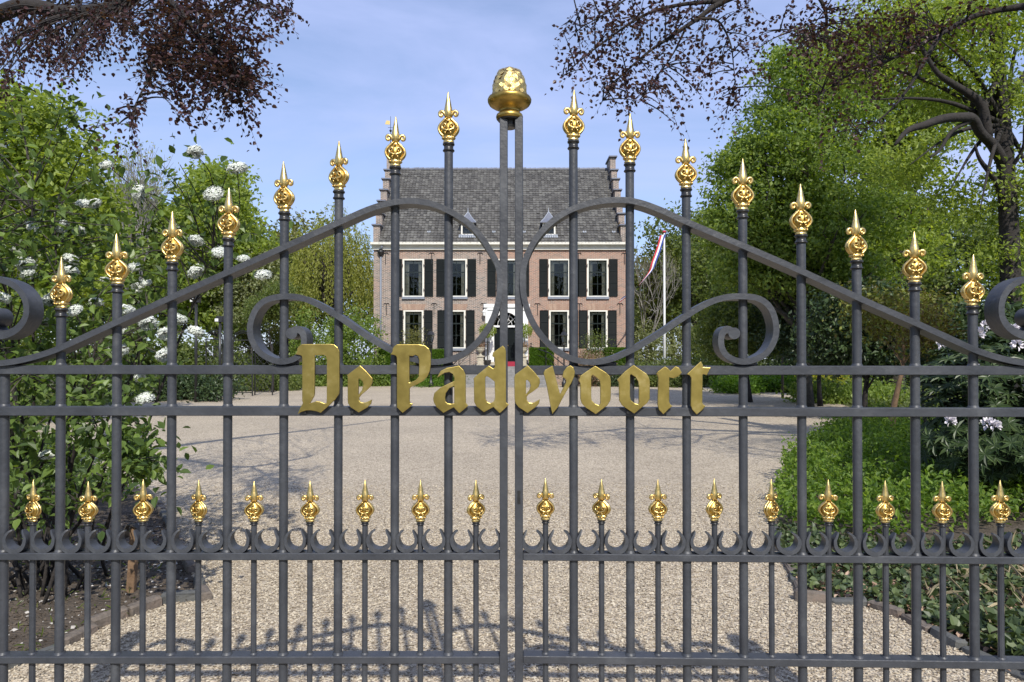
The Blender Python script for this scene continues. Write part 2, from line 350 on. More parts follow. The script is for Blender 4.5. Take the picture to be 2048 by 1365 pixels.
def skeleton(mb, rng, h, r0, targets, t0=.25, bend=.3, trunk_top=.85, sides=7):
    """trunk from the origin and limbs that reach out to the targets"""
    n = 9; ph = rng.random()*6; tr = []
    for i in range(n):
        f = i/(n-1); tr.append(np.array([sin(ph+f*3)*bend*f, cos(ph*1.7+f*2.6)*bend*f, h*trunk_top*f]))
    rad = [r0*(1.25 if i == 0 else 1)*(1-.88*(i/(n-1))**1.1) for i in range(n)]
    mb.tube(tr, rad, sides)
    for T in targets:
        T = np.array(T); f = np.clip((T[2]/(h*trunk_top))*.72 - .05 + rng.normal()*.05, t0, .95)
        i = f*(n-1); a = tr[int(i)]*(1-(i % 1)) + tr[min(int(i)+1, n-1)]*(i % 1)
        d = T - a; ln = np.linalg.norm(d); m = a + d*.5 + np.array([0, 0, .12*ln]) + rng.normal(size=3)*.07*ln
        P = crom([a, a + (m-a)*.5 + rng.normal(size=3)*.04*ln, m, m + (T-m)*.55 + rng.normal(size=3)*.05*ln, T], 2)
        rb = r0*(1-.85*f)*.55*min(1, ln/3+.3); mb.tube(P, [rb*(1-.86*k/(len(P)-1)) for k in range(len(P))], 5, cap=False)
        for q in range(2):
            b = P[4+q*2]; e = b + unit(rng.normal(size=3)+[0,0,.4]+d/ln)*ln*.35
            mb.tube([b, (b+e)/2+rng.normal(size=3)*.04*ln, e], [rb*.35, rb*.22, rb*.06], 4, cap=False)
def make_tree(name, label, cat, loc, h, blobs, ncl, per, crad, lsize, lm, bark, seed, r0=.18, nlimb=22, group=None, near=False, flat=.6, asp=.6, shell=.35, bend=.3, up=.6, ttop=.85):
    rng = np.random.default_rng(seed)
    t = thing(name, label, cat, loc, group=group)
    C = blob_centres(rng, blobs, ncl, shell); P = cluster_pts(rng, C, per, crad, flat)
    n = len(P); D = rdir(rng, n, -.2); N = rdir(rng, n, up)
    leaves('crown', P, D, N, lsize*(.6+.8*rng.random(n)), asp, lm, t)
    mb = MB(); T = C[rng.choice(len(C), min(nlimb, len(C)), replace=False)]
    skeleton(mb, rng, h, r0, T, bend=bend, trunk_top=ttop); mb.build('trunk', bark, t, smooth=True)
    return t
def share_tree(src, label, loc, sc, rot, mat=None, group=None):
    c = src.copy(); COL.objects.link(c); c.location = loc; c.scale = sc if hasattr(sc, '__len__') else (sc,)*3; c.rotation_euler = (0,0,rot); c['label'] = label
    if group: c['group'] = group
    elif 'group' in c: del c['group']
    for ch in [x for x in ALLOBJ() if x.parent == src]:
        d = ch.copy(); COL.objects.link(d); d.parent = c
        if mat is not None and d.name.startswith('crown'):
            d.data = d.data.copy() if False else d.data
            d.material_slots[0].link = 'OBJECT'; d.material_slots[0].material = mat
    return c
def gpos(px, Z): return ((px-1024)/F*Z, CAM[1]+Z, 0)
def hz(py, Z): return at(1024, py, Z)[2]

# ================================================================== GROUND
def sheet(name, pts, z, mat, kind='structure'):
    o = mesh_obj(name, [(p[0], p[1], z) for p in pts], [tuple(range(len(pts)))], mat); tag(o, kind=kind); return o
g = 600
o = sheet('ground', [(-g,-g), (g,-g), (g,g), (-g,g)], 0, M['lawn']); o['label'] = 'dark earth and rough grass ground'
GL = [(-60,1372),(125,1300),(215,1252),(335,1210),(412,1203),(383,1150),(362,1100),(332,1040),(292,985),(190,945),(120,905),(60,865),(110,835),(205,812),(420,788),(600,772)]
GR = [(1420,776),(1560,786),(1640,796),(1700,815),(1712,850),(1645,872),(1572,930),(1548,1000),(1552,1060),(1565,1105),(1588,1165),(1612,1207),(1700,1213),(1748,1221),(1795,1238),(1850,1265),(1930,1308),(2070,1372)]
gl = [gp(*p)[:2] for p in GL]; gr = [gp(*p)[:2] for p in GR]
road_l = (-2.05, .25); road_r = (2.05, .25)
poly = [road_l] + [tuple(p) for p in gl] + [(-7.5, 37.9), (6.5, 37.9)] + [tuple(p) for p in gr] + [road_r]
# remove near-duplicate order problems: start and end just behind the gate
gravel = sheet('gravel_forecourt', poly, .006, M['gravel']); gravel['label'] = 'pale gravel forecourt behind the gate'
sheet('driveway', [(-2.05,-6), (2.05,-6), (2.05,.25), (-2.05,.25)], .006, M['gravel'])
sheet('road', [(-60,-12), (60,-12), (60,-6), (-60,-6)], .004, M['asphalt'])
bl = [tuple(gp(*p)[:2]) for p in GL[:10]]
sheet('soil_bed', [(-9,.3)] + [road_l] + bl + [(-9, 6.5)], .003, M['soil'])
br_ = [tuple(gp(*p)[:2]) for p in GR[6:]]
sheet('soil_border', [(10,.3), (10,11), tuple(gp(1712,850)[:2])] + br_ + [road_r], .003, M['soil'])

def inpoly(P, poly):
    x, y = P[:, 0], P[:, 1]; c = np.zeros(len(P), bool); n = len(poly)
    for i in range(n):
        x1, y1 = poly[i]; x2, y2 = poly[(i+1) % n]
        k = ((y1 > y) != (y2 > y)) & (x < (x2-x1)*(y-y1)/(y2-y1+1e-12)+x1); c ^= k
    return c
def stones(name, P, sizes, mat, rng, parent=None, kind='stuff', label=None, cat=None):
    n = len(P); base = np.array([[1,0,0],[0,1,0],[-1,0,0],[0,-1,0],[0,0,1],[0,0,-1]], float)
    V = base[None]*(1+rng.normal(size=(n,6,1))*.18) + rng.normal(size=(n,6,3))*.16
    V *= np.array([1,.75,.55])[None,None]; th = rng.random(n)*2*pi; ti = rng.normal(size=n)*.5
    c, s = np.cos(th), np.sin(th); x = V[...,0]*c[:,None]-V[...,1]*s[:,None]; y = V[...,0]*s[:,None]+V[...,1]*c[:,None]; z = V[...,2]
    y2 = y*np.cos(ti)[:,None]-z*np.sin(ti)[:,None]; z2 = y*np.sin(ti)[:,None]+z*np.cos(ti)[:,None]
    V = np.stack([x,y2,z2],-1)*sizes[:,None,None]+P[:,None,:]
    f = np.array([[0,1,4],[1,2,4],[2,3,4],[3,0,4],[1,0,5],[2,1,5],[3,2,5],[0,3,5]])
    o = np_mesh(name, V.reshape(-1,3), (np.arange(n)[:,None,None]*6+f[None]).reshape(-1,3), mat, parent)
    tag(o, label, cat, kind=kind); return o
rng = np.random.default_rng(5)
n = 200000; P = np.stack([rng.uniform(-4.2,4.6,n), rng.uniform(.9,6.6,n), np.zeros(n)], 1); P = P[inpoly(P, poly)]
Zd = P[:,1]+1.862; keep = (np.abs(P[:,0]) < Zd*.78) & (rng.random(len(P)) < np.clip(1.3-(P[:,1]-.9)/4.6, .0, 1)); P = P[keep]; P[:,2] = .006+rng.random(len(P))*.008
stones('gravel_stones', P, .0054+rng.random(len(P))**1.6*.0068, M['pebble'], rng, label='loose pale pebbles on the drive just behind the gate', cat='gravel')
n = 1700; P = np.stack([rng.uniform(-4,-1.4,n), rng.uniform(.6,4.5,n), np.full(n,.008)], 1); P = P[inpoly(P, [(-9,.3),road_l]+bl+[(-9,6.5)])]
stones('stray_chips', P, .005+rng.random(len(P))**3*.014, M['chip'], rng, label='white stone chips strewn over the dark soil bed', cat='stone chips')
n = 9000; P = np.stack([rng.uniform(-4.2,-1.4,n), rng.uniform(.6,5,n), np.full(n,.006)], 1); P = P[inpoly(P, [(-9,.3),road_l]+bl+[(-9,6.5)])]
stones('soil_crumbs', P, .006+rng.random(len(P))**3*.02, M['soil'], rng, label='dark crumbs of earth in the bed left of the drive', cat='soil')

# kerbs
def kerb(path, label, seed, skip=()):
    rng = np.random.default_rng(seed); t = thing('kerb', label, 'kerb', (path[0][0], path[0][1], 0)); t['kind'] = 'thing'
    base = np.array([path[0][0], path[0][1]])
    me = []
    for k in range(4):
        mb = MB(); mb.bbox(-.105,.105,-.032,.032,-.05,.05,.009)
        V = np.array(mb.V)+rng.normal(size=(len(mb.V),3))*.0035; m_ = bpy.data.meshes.new('brick'); m_.from_pydata([tuple(v) for v in V], [], mb.F); m_.materials.append(M['kerb' if k % 3 else 'kerb2']); me.append(m_)
    i = 0; carry = .11; c = 0
    for a, b in zip(path[:-1], path[1:]):
        a = np.array(a); b = np.array(b); ln = np.linalg.norm(b-a); d = (b-a)/ln; s = carry
        while s < ln:
            p = a+d*s; c += 1
            if c not in skip:
                o = bpy.data.objects.new('brick', me[rng.integers(4)]); COL.objects.link(o); o.parent = t
                o.location = (p[0]-base[0], p[1]-base[1], .000+rng.normal()*.011); o.rotation_euler = (rng.normal()*.07, rng.normal()*.05, atan2(d[1], d[0])+rng.normal()*.05)
            s += .222
        carry = s-ln
    return t
kerb([gp(*p)[:2] for p in [(-60,1368),(125,1296),(215,1248),(335,1207),(412,1200),(383,1148),(362,1098),(332,1038),(292,985)]], 'line of sunken bricks edging the dark soil bed on the left', 3, skip=(9,))
kerb([gp(*p)[:2] for p in [(1548,1040),(1565,1100),(1590,1165),(1612,1204),(1700,1210),(1748,1218),(1795,1235),(1850,1262),(1930,1305),(2070,1370)]], 'line of sunken bricks edging the ivy bed on the right', 4)
# stake with strap
p = gp(262,1185); t = thing('stake', 'short wooden tree stake with a strap over its top in the soil bed', 'stake', (p[0],p[1],0))
mb = MB(); mb.bbox(-.026,.026,-.02,.02,-.1,.43,.004); o = mb.build('post', M['wood'], t); o.rotation_euler = (R(-3),R(2),0)
mb = MB(); mb.band([(-.03,.36),(-.032,.42),(-.02,.447),(.015,.45),(.045,.43),(.07,.39)], .006, -.028, .028); mb.build('strap', M['rubber'], t)

# ================================================================== GATE
RD = .020                       # half depth of the rails
K = 1/3335.0
def finial_mesh():
    mb = MB(); RM = [(50,745),(64,733),(81,713),(92,690),(93,670),(85,648),(69,627),(52,610),(37,597),(28,586)]
    pr = [(45,805),(51,800),(50,792),(44,786),(47,778),(60,770),(65,762),(56,752),(50,745),(56,733),(68,713),(76,690),(76,670),(68,648),(54,627),(40,610),(30,597),(27,586),(31,574)]
    mb.lathe([(r*K, (805-z)*K) for r, z in pr], 18, sy=.62)
    # spike, eight-sided with a keel
    mb.lathe([(27*K, (805-590)*K), (38*K,(805-550)*K), (41*K,(805-520)*K), (37*K,(805-500)*K), (21*K,(805-420)*K), (4*K,(805-344)*K), (1*K,(805-340)*K)], 8, sy=.8)
    for s in (-1, 1):
        P = [(14,572),(34,540),(52,520),(70,519),(82,532),(80,554),(64,562),(55,550),(62,541)]
        P = crom([(s*x*K, 0, (805-z)*K) for x, z in P], 3); m = len(P)
        mb.tube(P, [K*(17-8*i/m) for i in range(m)], 6)
        for f in (-1, 1):      # raised rim and inner volute, front and back
            e = f*.62
            P = crom([(s*(x-6)*K, -f*K*14, (805-z)*K) for x, z in RM], 2)
            mb.tube(P, K*12, 6)
            P = [(6,712),(26,700),(50,690),(58,664),(40,644),(22,652),(24,672),(38,672)]
            P = crom([(s*x*K*.92, -e*K*(76*sqrt(max(.05,1-(x/84)**2))+13), (805-z)*K) for x, z in P], 3); m = len(P)
            mb.tube(P, [K*(12-4*i/m) for i in range(m)], 6)
            for (x, z, r) in ((0,620,12),(0,704,15),(24,725,10),(46,762,10),(16,768,10)):
                q = (s*x*K, -f*K*(38 if z == 620 else 52 if z in (704,725) else 40 if x < 30 else 27), (805-z)*K)
                mb.lathe([(r*K*.3,-r*K),(r*K*.85,-r*K*.5),(r*K,0),(r*K*.85,r*K*.5),(r*K*.3,r*K)], 6, c=q)
    o = mb.build('finial', M['gold'], smooth=True); o.data.materials.append(M['tarnish_and_shade'])
    for p in o.data.polygons[:18*18]:
        z = 805-p.center.z/K
        if 596 < z < 742: p.material_index = 1  # sunken bulb faces coloured darker, recess shade painted in for relief
    return o
def collar_mesh():
    mb = MB(); mb.lathe([(34*K,-82*K),(50*K,-80*K),(55*K,-72*K),(50*K,-64*K),(44*K,-58*K),(42*K,-34*K),(46*K,-26*K),(54*K,-20*K),(55*K,-10*K),(48*K,-2*K),(44*K,0)], 16)
    return mb.build('collar', M['black'], smooth=True)
FIN = finial_mesh(); COLR = collar_mesh()
first = {'f': True, 'c': True}
def put(src, key, parent, loc, sc=(1,1,1), rot=0):
    if first[key]: o = src; first[key] = False
    else: o = src.copy(); COL.objects.link(o)
    o.parent = parent; o.location = loc; o.scale = sc; o.rotation_euler = (0,0,rot); return o
def cres_mesh():
    pts = [(-9,21),(-15,17),(-20,9),(-21,0),(-16,-12),(-7,-18),(3,-19),(13,-14),(19,-5),(20,6),(16,14),(12,22)]
    k = 1/733.; P = crom([(x*k, z*k) for x, z in pts], 2); m = len(P)
    th = [k*(2.5+6.2*sin(pi*i/(m-1))) for i in range(m)]
    mb = MB(); mb.band(P, th, -.018, .015); mb.V = [(v[0], v[1]*(.30+.70*sin(pi*(i//4)/(m-1))**.6)-(.004*(1-sin(pi*(i//4)/(m-1)))), v[2]) for i, v in enumerate(mb.V)]; o = soft(mb.build('crescent', M['iron'])); return o
CRES = cres_mesh(); first['k'] = True
LETTERS_L = {
 'D': ([[(135,207),(150,182),(150,160),(165,140),(185,127),(430,125),(462,130),(488,152),(502,185),(502,500),(498,545),(470,590),(410,648),(345,705),(310,692),(262,683),(220,685),(180,697),(158,710),(175,668),(198,628),(192,600),(192,240),(188,222),(172,213)],
        [(292,215),(370,212),(392,222),(402,248),(402,590),(398,630),(378,632),(345,618),(310,613),(275,624),(246,632),(265,602),(287,562),(290,540)]], 0),
 'e': ([[(575,388),(682,308),(735,358),(785,415),(786,440),(770,480),(735,515),(690,552),(669,580),(672,605),(688,622),(712,626),(740,620),(778,602),(772,630),(742,660),(670,702),(602,657),(583,625),(580,600),(580,402)],
        [(664,420),(678,411),(706,438),(713,468),(703,515),(672,558),(665,560)]], 0),
 'P': ([[(948,208),(963,185),(965,160),(980,140),(998,129),(1185,128),(1235,138),(1268,165),(1283,205),(1283,300),(1275,350),(1255,395),(1220,433),(1170,462),(1118,483),(1102,500),(1102,610),(1110,630),(1127,633),(1110,655),(1045,705),(1000,660),(1000,240),(992,220),(975,211)],
        [(1100,218),(1128,222),(1158,210),(1180,225),(1190,255),(1190,330),(1186,400),(1160,432),(1110,455),(1100,450)]], 0),
 'a': ([[(1347,400),(1372,355),(1420,330),(1470,322),(1525,310),(1562,345),(1580,385),(1582,625),(1600,650),(1565,680),(1530,708),(1482,657),(1395,705),(1338,658),(1316,620),(1310,588),(1320,542),(1370,497),(1430,467),(1490,440),(1492,410),(1476,375),(1445,357),(1405,363),(1375,382)],
        [(1490,474),(1442,495),(1412,538),(1405,580),(1410,615),(1430,632),(1458,636),(1490,632)]], 0),
 'd': ([[(1655,418),(1670,400),(1780,310),(1822,337),(1835,315),(1836,240),(1815,222),(1822,195),(1900,140),(1918,160),(1924,185),(1926,622),(1948,640),(1912,675),(1875,708),(1822,655),(1740,700),(1678,650),(1660,615),(1658,440)],
        [(1748,408),(1763,390),(1800,412),(1835,442),(1838,585),(1825,615),(1795,632),(1765,618),(1750,590)]], 0)}
LETTERS_R = {
 'e2': ([[(125,405),(132,385),(235,308),(290,362),(335,418),(338,450),(325,488),(285,520),(240,550),(224,572),(226,602),(245,625),(275,630),(300,620),(336,600),(330,628),(305,655),(235,706),(160,658),(135,625),(128,595)],
        [(218,432),(233,422),(258,448),(264,480),(252,520),(226,550),(218,552)]], 1),
 'v': ([[(375,370),(385,347),(447,312),(470,400),(505,535),(514,558),(540,505),(568,448),(566,420),(535,400),(545,358),(572,322),(600,308),(624,325),(636,360),(630,400),(605,455),(560,530),(522,600),(495,655),(448,712),(436,660),(402,475)]], 1),
 'o': ([[(675,432),(690,395),(742,358),(812,312),(905,370),(933,397),(943,430),(942,560),(940,600),(915,642),(818,716),(735,662),(702,628),(690,590),(688,455)],
        [(776,398),(790,380),(825,402),(855,432),(860,470),(860,630),(845,650),(810,635),(780,605),(775,575)]], 1),
 'o2': ([[(1005,425),(1065,362),(1140,305),(1250,380),(1270,412),(1276,440),(1275,590),(1252,625),(1145,711),(1045,643),(1022,603),(1018,448)],
        [(1107,388),(1118,374),(1160,402),(1183,440),(1189,480),(1189,625),(1180,640),(1150,632),(1115,605),(1106,570)]], 1),
 'r': ([[(1340,375),(1350,360),(1408,318),(1432,332),(1455,356),(1500,316),(1528,330),(1548,366),(1522,395),(1480,410),(1442,402),(1442,618),(1450,638),(1466,652),(1440,672),(1395,716),(1360,680),(1350,640),(1355,410),(1350,388)]], 1),
 't': ([[(1603,378),(1660,325),(1715,275),(1728,300),(1730,322),(1792,326),(1765,383),(1738,375),(1726,382),(1724,625),(1735,642),(1750,652),(1720,686),(1680,718),(1645,680),(1632,645),(1636,410),(1622,385)]], 1)}
def letter(name, loops, side, parent):
    DY = -.030; cu = bpy.data.curves.new('letter', 'CURVE'); cu.dimensions = '2D'; cu.fill_mode = 'BOTH'
    f = rz if side else lz; ox = 1000 if side else 560
    for lp in loops:
        s = cu.splines.new('POLY'); s.points.add(len(lp)-1); s.use_cyclic_u = True
        for i, (x, y) in enumerate(lp):
            u, z = f(ox+x/4.2667, 660+y/4.2667, DY-.004); s.points[i].co = (u, z, 0, 1)
    cu.extrude = .0028; cu.bevel_depth = .0012; cu.bevel_resolution = 1
    tmp = bpy.data.objects.new('tmp', cu); COL.objects.link(tmp)
    me = bpy.data.meshes.new_from_object(tmp); bpy.data.objects.remove(tmp); me.name = 'letter'
    me.transform(Matrix.Rotation(R(90), 4, 'X')); me.transform(Matrix.Translation((0, DY, 0)))
    me.materials.clear(); me.materials.append(M['brass'])
    for p in me.polygons: p.use_smooth = False
    o = link('letter', me, None, parent)
    o['label'] = 'gilded metal letter ' + name[0]
    # two short pins hold the letter off the rails
    return o
BL = [10,122,234,344,456,568,677,790,897]; TL = [None,515,467,423,375,323,280,232,185]
BR = [1147,1260,1373,1486,1603,1714,1830,1946,2063]; TR = [180,225,275,318,367,418,462,508,None]
SL = [66,176,286,397,508,620,730,841,952]; SR = [1091,1203,1316,1429,1543,1657,1771,1885,2001]
CRVL = [(590,668),(600,660),(612,668),(614,690),(607,708),(590,720),(562,723),(530,708),(512,682),(508,655),(517,625),(535,605),(565,596),(605,597),(645,613),(690,640),(740,675),(790,703),(835,720),(880,724),(925,710),(962,678),(988,635),(1000,585),(998,540),(978,500),(950,462),(915,435),(870,414),(825,407),(785,411),(740,424),(677,452),(568,501),(456,551),(344,601),(234,651),(160,685),(110,706),(50,722),(0,727),(-60,722),(-105,700),(-125,660),(-118,610),(-90,578),(-50,560),(-5,558),(40,572),(64,600),(66,635),(45,662),(12,672),(-12,655),(-8,635)]
CRVR = [(1462,668),(1448,660),(1438,670),(1437,692),(1446,710),(1465,721),(1490,723),(1522,710),(1540,685),(1545,655),(1535,620),(1512,600),(1478,595),(1440,598),(1400,614),(1355,642),(1310,672),(1262,700),(1215,720),(1170,724),(1125,710),(1085,675),(1058,630),(1046,580),(1048,535),(1065,492),(1095,455),(1135,427),(1185,410),(1235,405),(1275,410),(1320,426),(1373,450),(1486,498),(1603,549),(1714,601),(1830,652),(1900,684),(1946,704),(2000,720),(2050,727),(2110,722),(2155,700),(2178,660),(2170,610),(2140,578),(2100,560),(2055,558),(2015,570),(1992,598),(1990,635),(2010,662),(2042,672),(2068,655),(2064,635)]
def rail_z(side, y): return (rz if side else lz)(1350 if side else 700, y)[1]
def build_leaf(side):
    f = rz if side else lz
    lab = 'right leaf of the dark grey iron gate, bearing the letters evoort' if side else 'left leaf of the dark grey iron gate, bearing De Pad and the pine cone'
    g_ = thing('gate_leaf', lab, 'gate', (RX0,0,0) if side else (0,0,0), RROT if side else 0, 'leaves of the wrought iron gate')
    mid = (1030 if side else 1015); outer = 2200 if side else -148
    st = 1038 if side else 1007.5
    us = f(st, 760)[0]; ztop = f(st, 237)[1]
    uo = f(outer, 760)[0]
    # stiles
    mb = MB(); mb.bbox(us-.0108, us+.0108, -.022, .022, .05, ztop, .0015); mb.build('stile', M['iron'], g_)
    mb = MB(); mb.bbox(uo-.02, uo+.02, -.022, .022, .05, 1.60, .0015); mb.build('stile', M['iron'], g_)
    ys = ((732,750),(815,832),(1106,1120),(1310,1325)) if side else ((731,749),(813,831),(1103,1117),(1308,1322))
    a, b = (us+.011, uo-.02) if side else (uo+.02, us-.011)
    RZ = []
    for (y0, y1) in ys:
        z1 = rail_z(side, y0); z0 = rail_z(side, y1); zz = .02*0
        RZ.append((z0, z1)); mb = MB(); mb.bbox(min(a,b), max(a,b), -RD, RD, z0, z1, .0016); mb.build('rail', M['iron'], g_)
    mb = MB(); mb.bbox(min(a,b), max(a,b), -RD, RD, .10, .125, .0016); mb.build('rail', M['iron'], g_)
    z_sh = RZ[2][1]
    rngb = np.random.default_rng(11+side)
    if side:
        mb = MB(); sz = f(1037, 992)[1]; mb.bbox(us-.004, us+.004, -.0228, -.0222, sz-.018, sz+.018, .0002); mb.build('lock_slot', M['black'], g_)
    # tall round bars
    for px, ty in zip(BR if side else BL, TR if side else TL):
        u = f(px, 740)[0]
        if ty is None: top = RZ[0][0]+.004
        else:
            zt = f(px, ty)[1]; h = 102/733.*1.0; zc = zt - (805-341)*K; top = zc - 80*K
        mb = MB(); n = 14
        mb.tube([(u,0,.11),(u,0,.4),(u,0,.9),(u,0,top+.002)], .0118, n)
        for (z0, z1) in RZ:                 # little weld collars where the bar leaves a rail
            mb.lathe([(.0119,0),(.0150,.0008),(.0135,.003),(.0119,.007)], 12, c=(u,0,z1-.0005))
        bar = soft(mb.build('bar', M['iron'], g_))
        if ty is not None:
            put(COLR, 'c', bar, (u,0,zc), (1,1,1), rngb.random()*3)
            sj = 1+rngb.normal()*.018; o = put(FIN, 'f', bar, (u,0,zc-.0005), (sj,1,1+rngb.normal()*.012), rngb.normal()*.22); o.rotation_euler[1] = rngb.normal()*.012
    # short bars with small finials
    zf = f(1300 if side else 700, 1043 if not side else 1041)[1]
    for px in (SR if side else SL):
        u = f(px, 1090)[0]; dz = rngb.normal()*.0008
        mb = MB(); mb.tube([(u,0,.11),(u,0,.5),(u,0,zf-.008)], .0078, 10)
        mb.lathe([(.0079,0),(.0110,.0008),(.0095,.0025),(.0079,.005)], 10, c=(u,0,RZ[3][1]-.0005))
        bar = soft(mb.build('short_bar', M['iron'], g_))
        put(COLR, 'c', bar, (u,0,zf+dz), (.70,.70,.38), 0)
        put(FIN, 'f', bar, (u,0,zf+dz), (.86+rngb.normal()*.015,.86,.80+rngb.normal()*.01), rngb.normal()*.25)
    # crescents between all bars
    xs = sorted([f(p,1090)[0] for p in (BR+SR if side else BL+SL)] + [us])
    for a_, b_ in zip(xs[:-1], xs[1:]):
        w_ = (b_-a_); o = put(CRES, 'k', g_, ((a_+b_)/2, rngb.normal()*.001, z_sh+.0305), ((-1 if side else 1)*w_/.0765*.98,1,1.0+rngb.normal()*.03), 0)
    # big scroll
    pts = CRVR if side else CRVL; P = [f(*p) for p in pts]; P = crom(P, 4); m = len(P)
    th = np.full(m, .0158); 
    for i in range(m):
        e = min(i, 1e9)/10.; th[i] = .0158 + .006*max(0, 1-e)
        e2 = (m-1-i)/16.; th[i] += .012*max(0, 1-e2)
    mb = MB(); mb.band(P, th, -.029, .029)
    c0 = P[0]; c1 = P[-1]
    def disc(c, r, y0, y1):
        n = 20; V = [(c[0]+r*cos(2*pi*j/n), y, c[1]+r*sin(2*pi*j/n)) for y in (y0, y1) for j in range(n)]
        mb.add(V, [tuple(range(n)), tuple(range(2*n-1, n-1, -1))]+[(j, j+n, (j+1) % n+n, (j+1) % n) for j in range(n)])
    disc((c0[0], c0[1]), .0155, -.0305, .0305); disc((c1[0], c1[1]), .026, -.0305, .0305)
    soft(mb.build('scroll', M['iron'], g_), 40)
    # weld plates where the scroll meets stile and rail
    mb = MB(); 
    for y0, y1, w0, w1 in ((548,600,.003,.010),):
        sg = -1 if not side else 1
        za = f(1020,540)[1]; zb = f(1020,602)[1]
        x0 = us+sg*.0105; x1 = us+sg*.020
        mb.box(min(x0,x1), max(x0,x1), -.016, .016, zb, za)
    mb.build('weld_plate', M['iron'], g_)
    zt = RZ[0][1]
    for px in ((1210,1490,2075) if side else (855,575,-30)):
        u = f(px, 740)[0]; mb = MB(); mb.bbox(u-.03, u+.03, -.012, .012, zt-.001, zt+.011, .003); mb.build('weld_plate', M['iron'], g_)
    for k, (lp, s_) in (LETTERS_R if side else LETTERS_L).items(): letter(k, lp, s_, g_)
    return g_, us, uo
gL, usL, uoL = build_leaf(0); gR, usR, uoR = build_leaf(1)
# letter pins
for g_, LT, f in ((gL, LETTERS_L, lz), (gR, LETTERS_R, rz)):
    ox = 560 if f is lz else 1000
    for k, (lps, s_) in LT.items():
        mb = MB()
        xs = [p[0] for p in lps[0]]; cx = min(xs)+.28*(max(xs)-min(xs)); u = f(ox+cx/4.2667, 800)[0]
        z = rail_z(s_, 823); mb.box(u-.004, u+.004, -.0275, -.0195, z-.004, z+.004)
        mb.build('letter_pin', M['black'], g_)
# latch post closing plate on the left leaf between the stiles
# pine cone finial on top of both stiles, carried by the left leaf
u0, z0 = lz(1019, 242)
pc = bpy.data.objects.new('pinecone_finial', None)
mb = MB(); q = 1/3335.
mb.lathe([(56*q,-70*q),(58*q,-66*q),(58*q,-10*q),(105*q,-4*q),(112*q,6*q)], 24)
base = mb.build('pinecone_finial', M['black'], gL, smooth=False, loc=(u0, 0, z0)); soft(base)
mb = MB()
pr = [(100,4),(118,12),(124,32),(118,52),(104,62),(94,72),(90,86),(98,98),(124,112),(158,128),(186,147),(198,168),(201,188),(194,204),(178,212),(158,216),(146,222)]
mb.lathe([(r*q, z*q) for r, z in pr], 32); mb.build('dish', M['tarnish_and_shade'], base, smooth=True)
mb = MB(); eg = []
for i in range(15):
    f_ = i/14; eg.append((max(2, 146*sqrt(max(0, 1-(f_*.99)**2.35))), 220+f_*266))
mb.lathe([(r*q, z*q) for r, z in eg], 28); core = mb.build('cone_core', M['gold'], base, smooth=True)
mb = MB()
V = [(0,-.012,-1),(-.75,.0,.05),(0,.30,-.05),(.75,.0,.05),(0,.06,1.0),(-.42,.10,.55),(.42,.10,.55),(-.42,.10,-.5),(.42,.10,-.5)]
FS = [(0,8,2),(0,2,7),(7,2,1),(8,3,2),(1,2,5),(2,3,6),(5,2,4),(2,6,4)]
scm = bpy.data.meshes.new('scale'); scm.from_pydata(V, [], FS); scm.materials.append(M['gold'])
for row in range(6):
    f_ = [.06,.22,.38,.53,.67,.80,.91][row]; r = 146*sqrt(max(0,1-(f_*.99)**2.35))*q; z = (222+f_*264)*q; nn = [10,10,10,9,8,6,4][row]
    slope = atan2(232*q*.1, r - 146*sqrt(max(0,1-(min(1,f_+.1)*.99)**2.35))*q)
    for j in range(nn):
        a = 2*pi*(j+.5*(row % 2))/nn; o = bpy.data.objects.new('scale', scm); COL.objects.link(o); o.parent = base
        nrm = Vector((cos(a)*sin(slope), sin(a)*sin(slope), cos(slope))); tz = Vector((-cos(a)*cos(slope), -sin(a)*cos(slope), sin(slope)))
        tx = nrm.cross(tz); mt = Matrix((( tx.x, nrm.x, tz.x), (tx.y, nrm.y, tz.y), (tx.z, nrm.z, tz.z)))
        o.location = (cos(a)*r, sin(a)*r, z); o.rotation_euler = mt.to_euler(); wv = 2*pi*r/nn*.62; o.scale = (wv*1.12, .019, .0155)
# gate posts just outside the picture
for sgn, lab in ((-1,'square dark iron post the left gate leaf hangs on'), (1,'square dark iron post the right gate leaf hangs on')):
    x = (uoL-.09) if sgn < 0 else (RX0+uoR*cos(RROT)+.09); y = 0 if sgn < 0 else uoR*sin(RROT)
    t = thing('gate_post', lab, 'post', (x,y,0), group='posts of the gate')
    mb = MB(); mb.bbox(-.05,.05,-.05,.05,0,1.75,.004); mb.build('shaft', M['iron'], t)
    mb = MB(); mb.lathe([(.08,0),(.08,.015),(.06,.03),(.035,.04),(.05,.06),(.055,.085),(.04,.115),(.01,.13)], 16); mb.build('knob', M['iron'], t, smooth=True, loc=(0,0,1.75))
# ================================================================== HOUSE
HY = CAM[1] + 40.0                        # facade plane
def fx(px, Z=40.0): return (px-1024)/F*Z
def fz(py, Z=40.0): return at(1024, py, Z)[2]
X0, X1 = fx(747), fx(1253); ZE = fz(493); DEP = 10.0; RY = HY + DEP/2; ZR = fz(339, 45)
house = thing('manor_house', 'old two storey brick manor house with stepped gables, dark tiled roof and black shutters', 'house', (0, HY, 0))
def hb(name, mb, mat, parent=house, smooth=False, loc=None): return mb.build(name, mat, parent, smooth, loc)
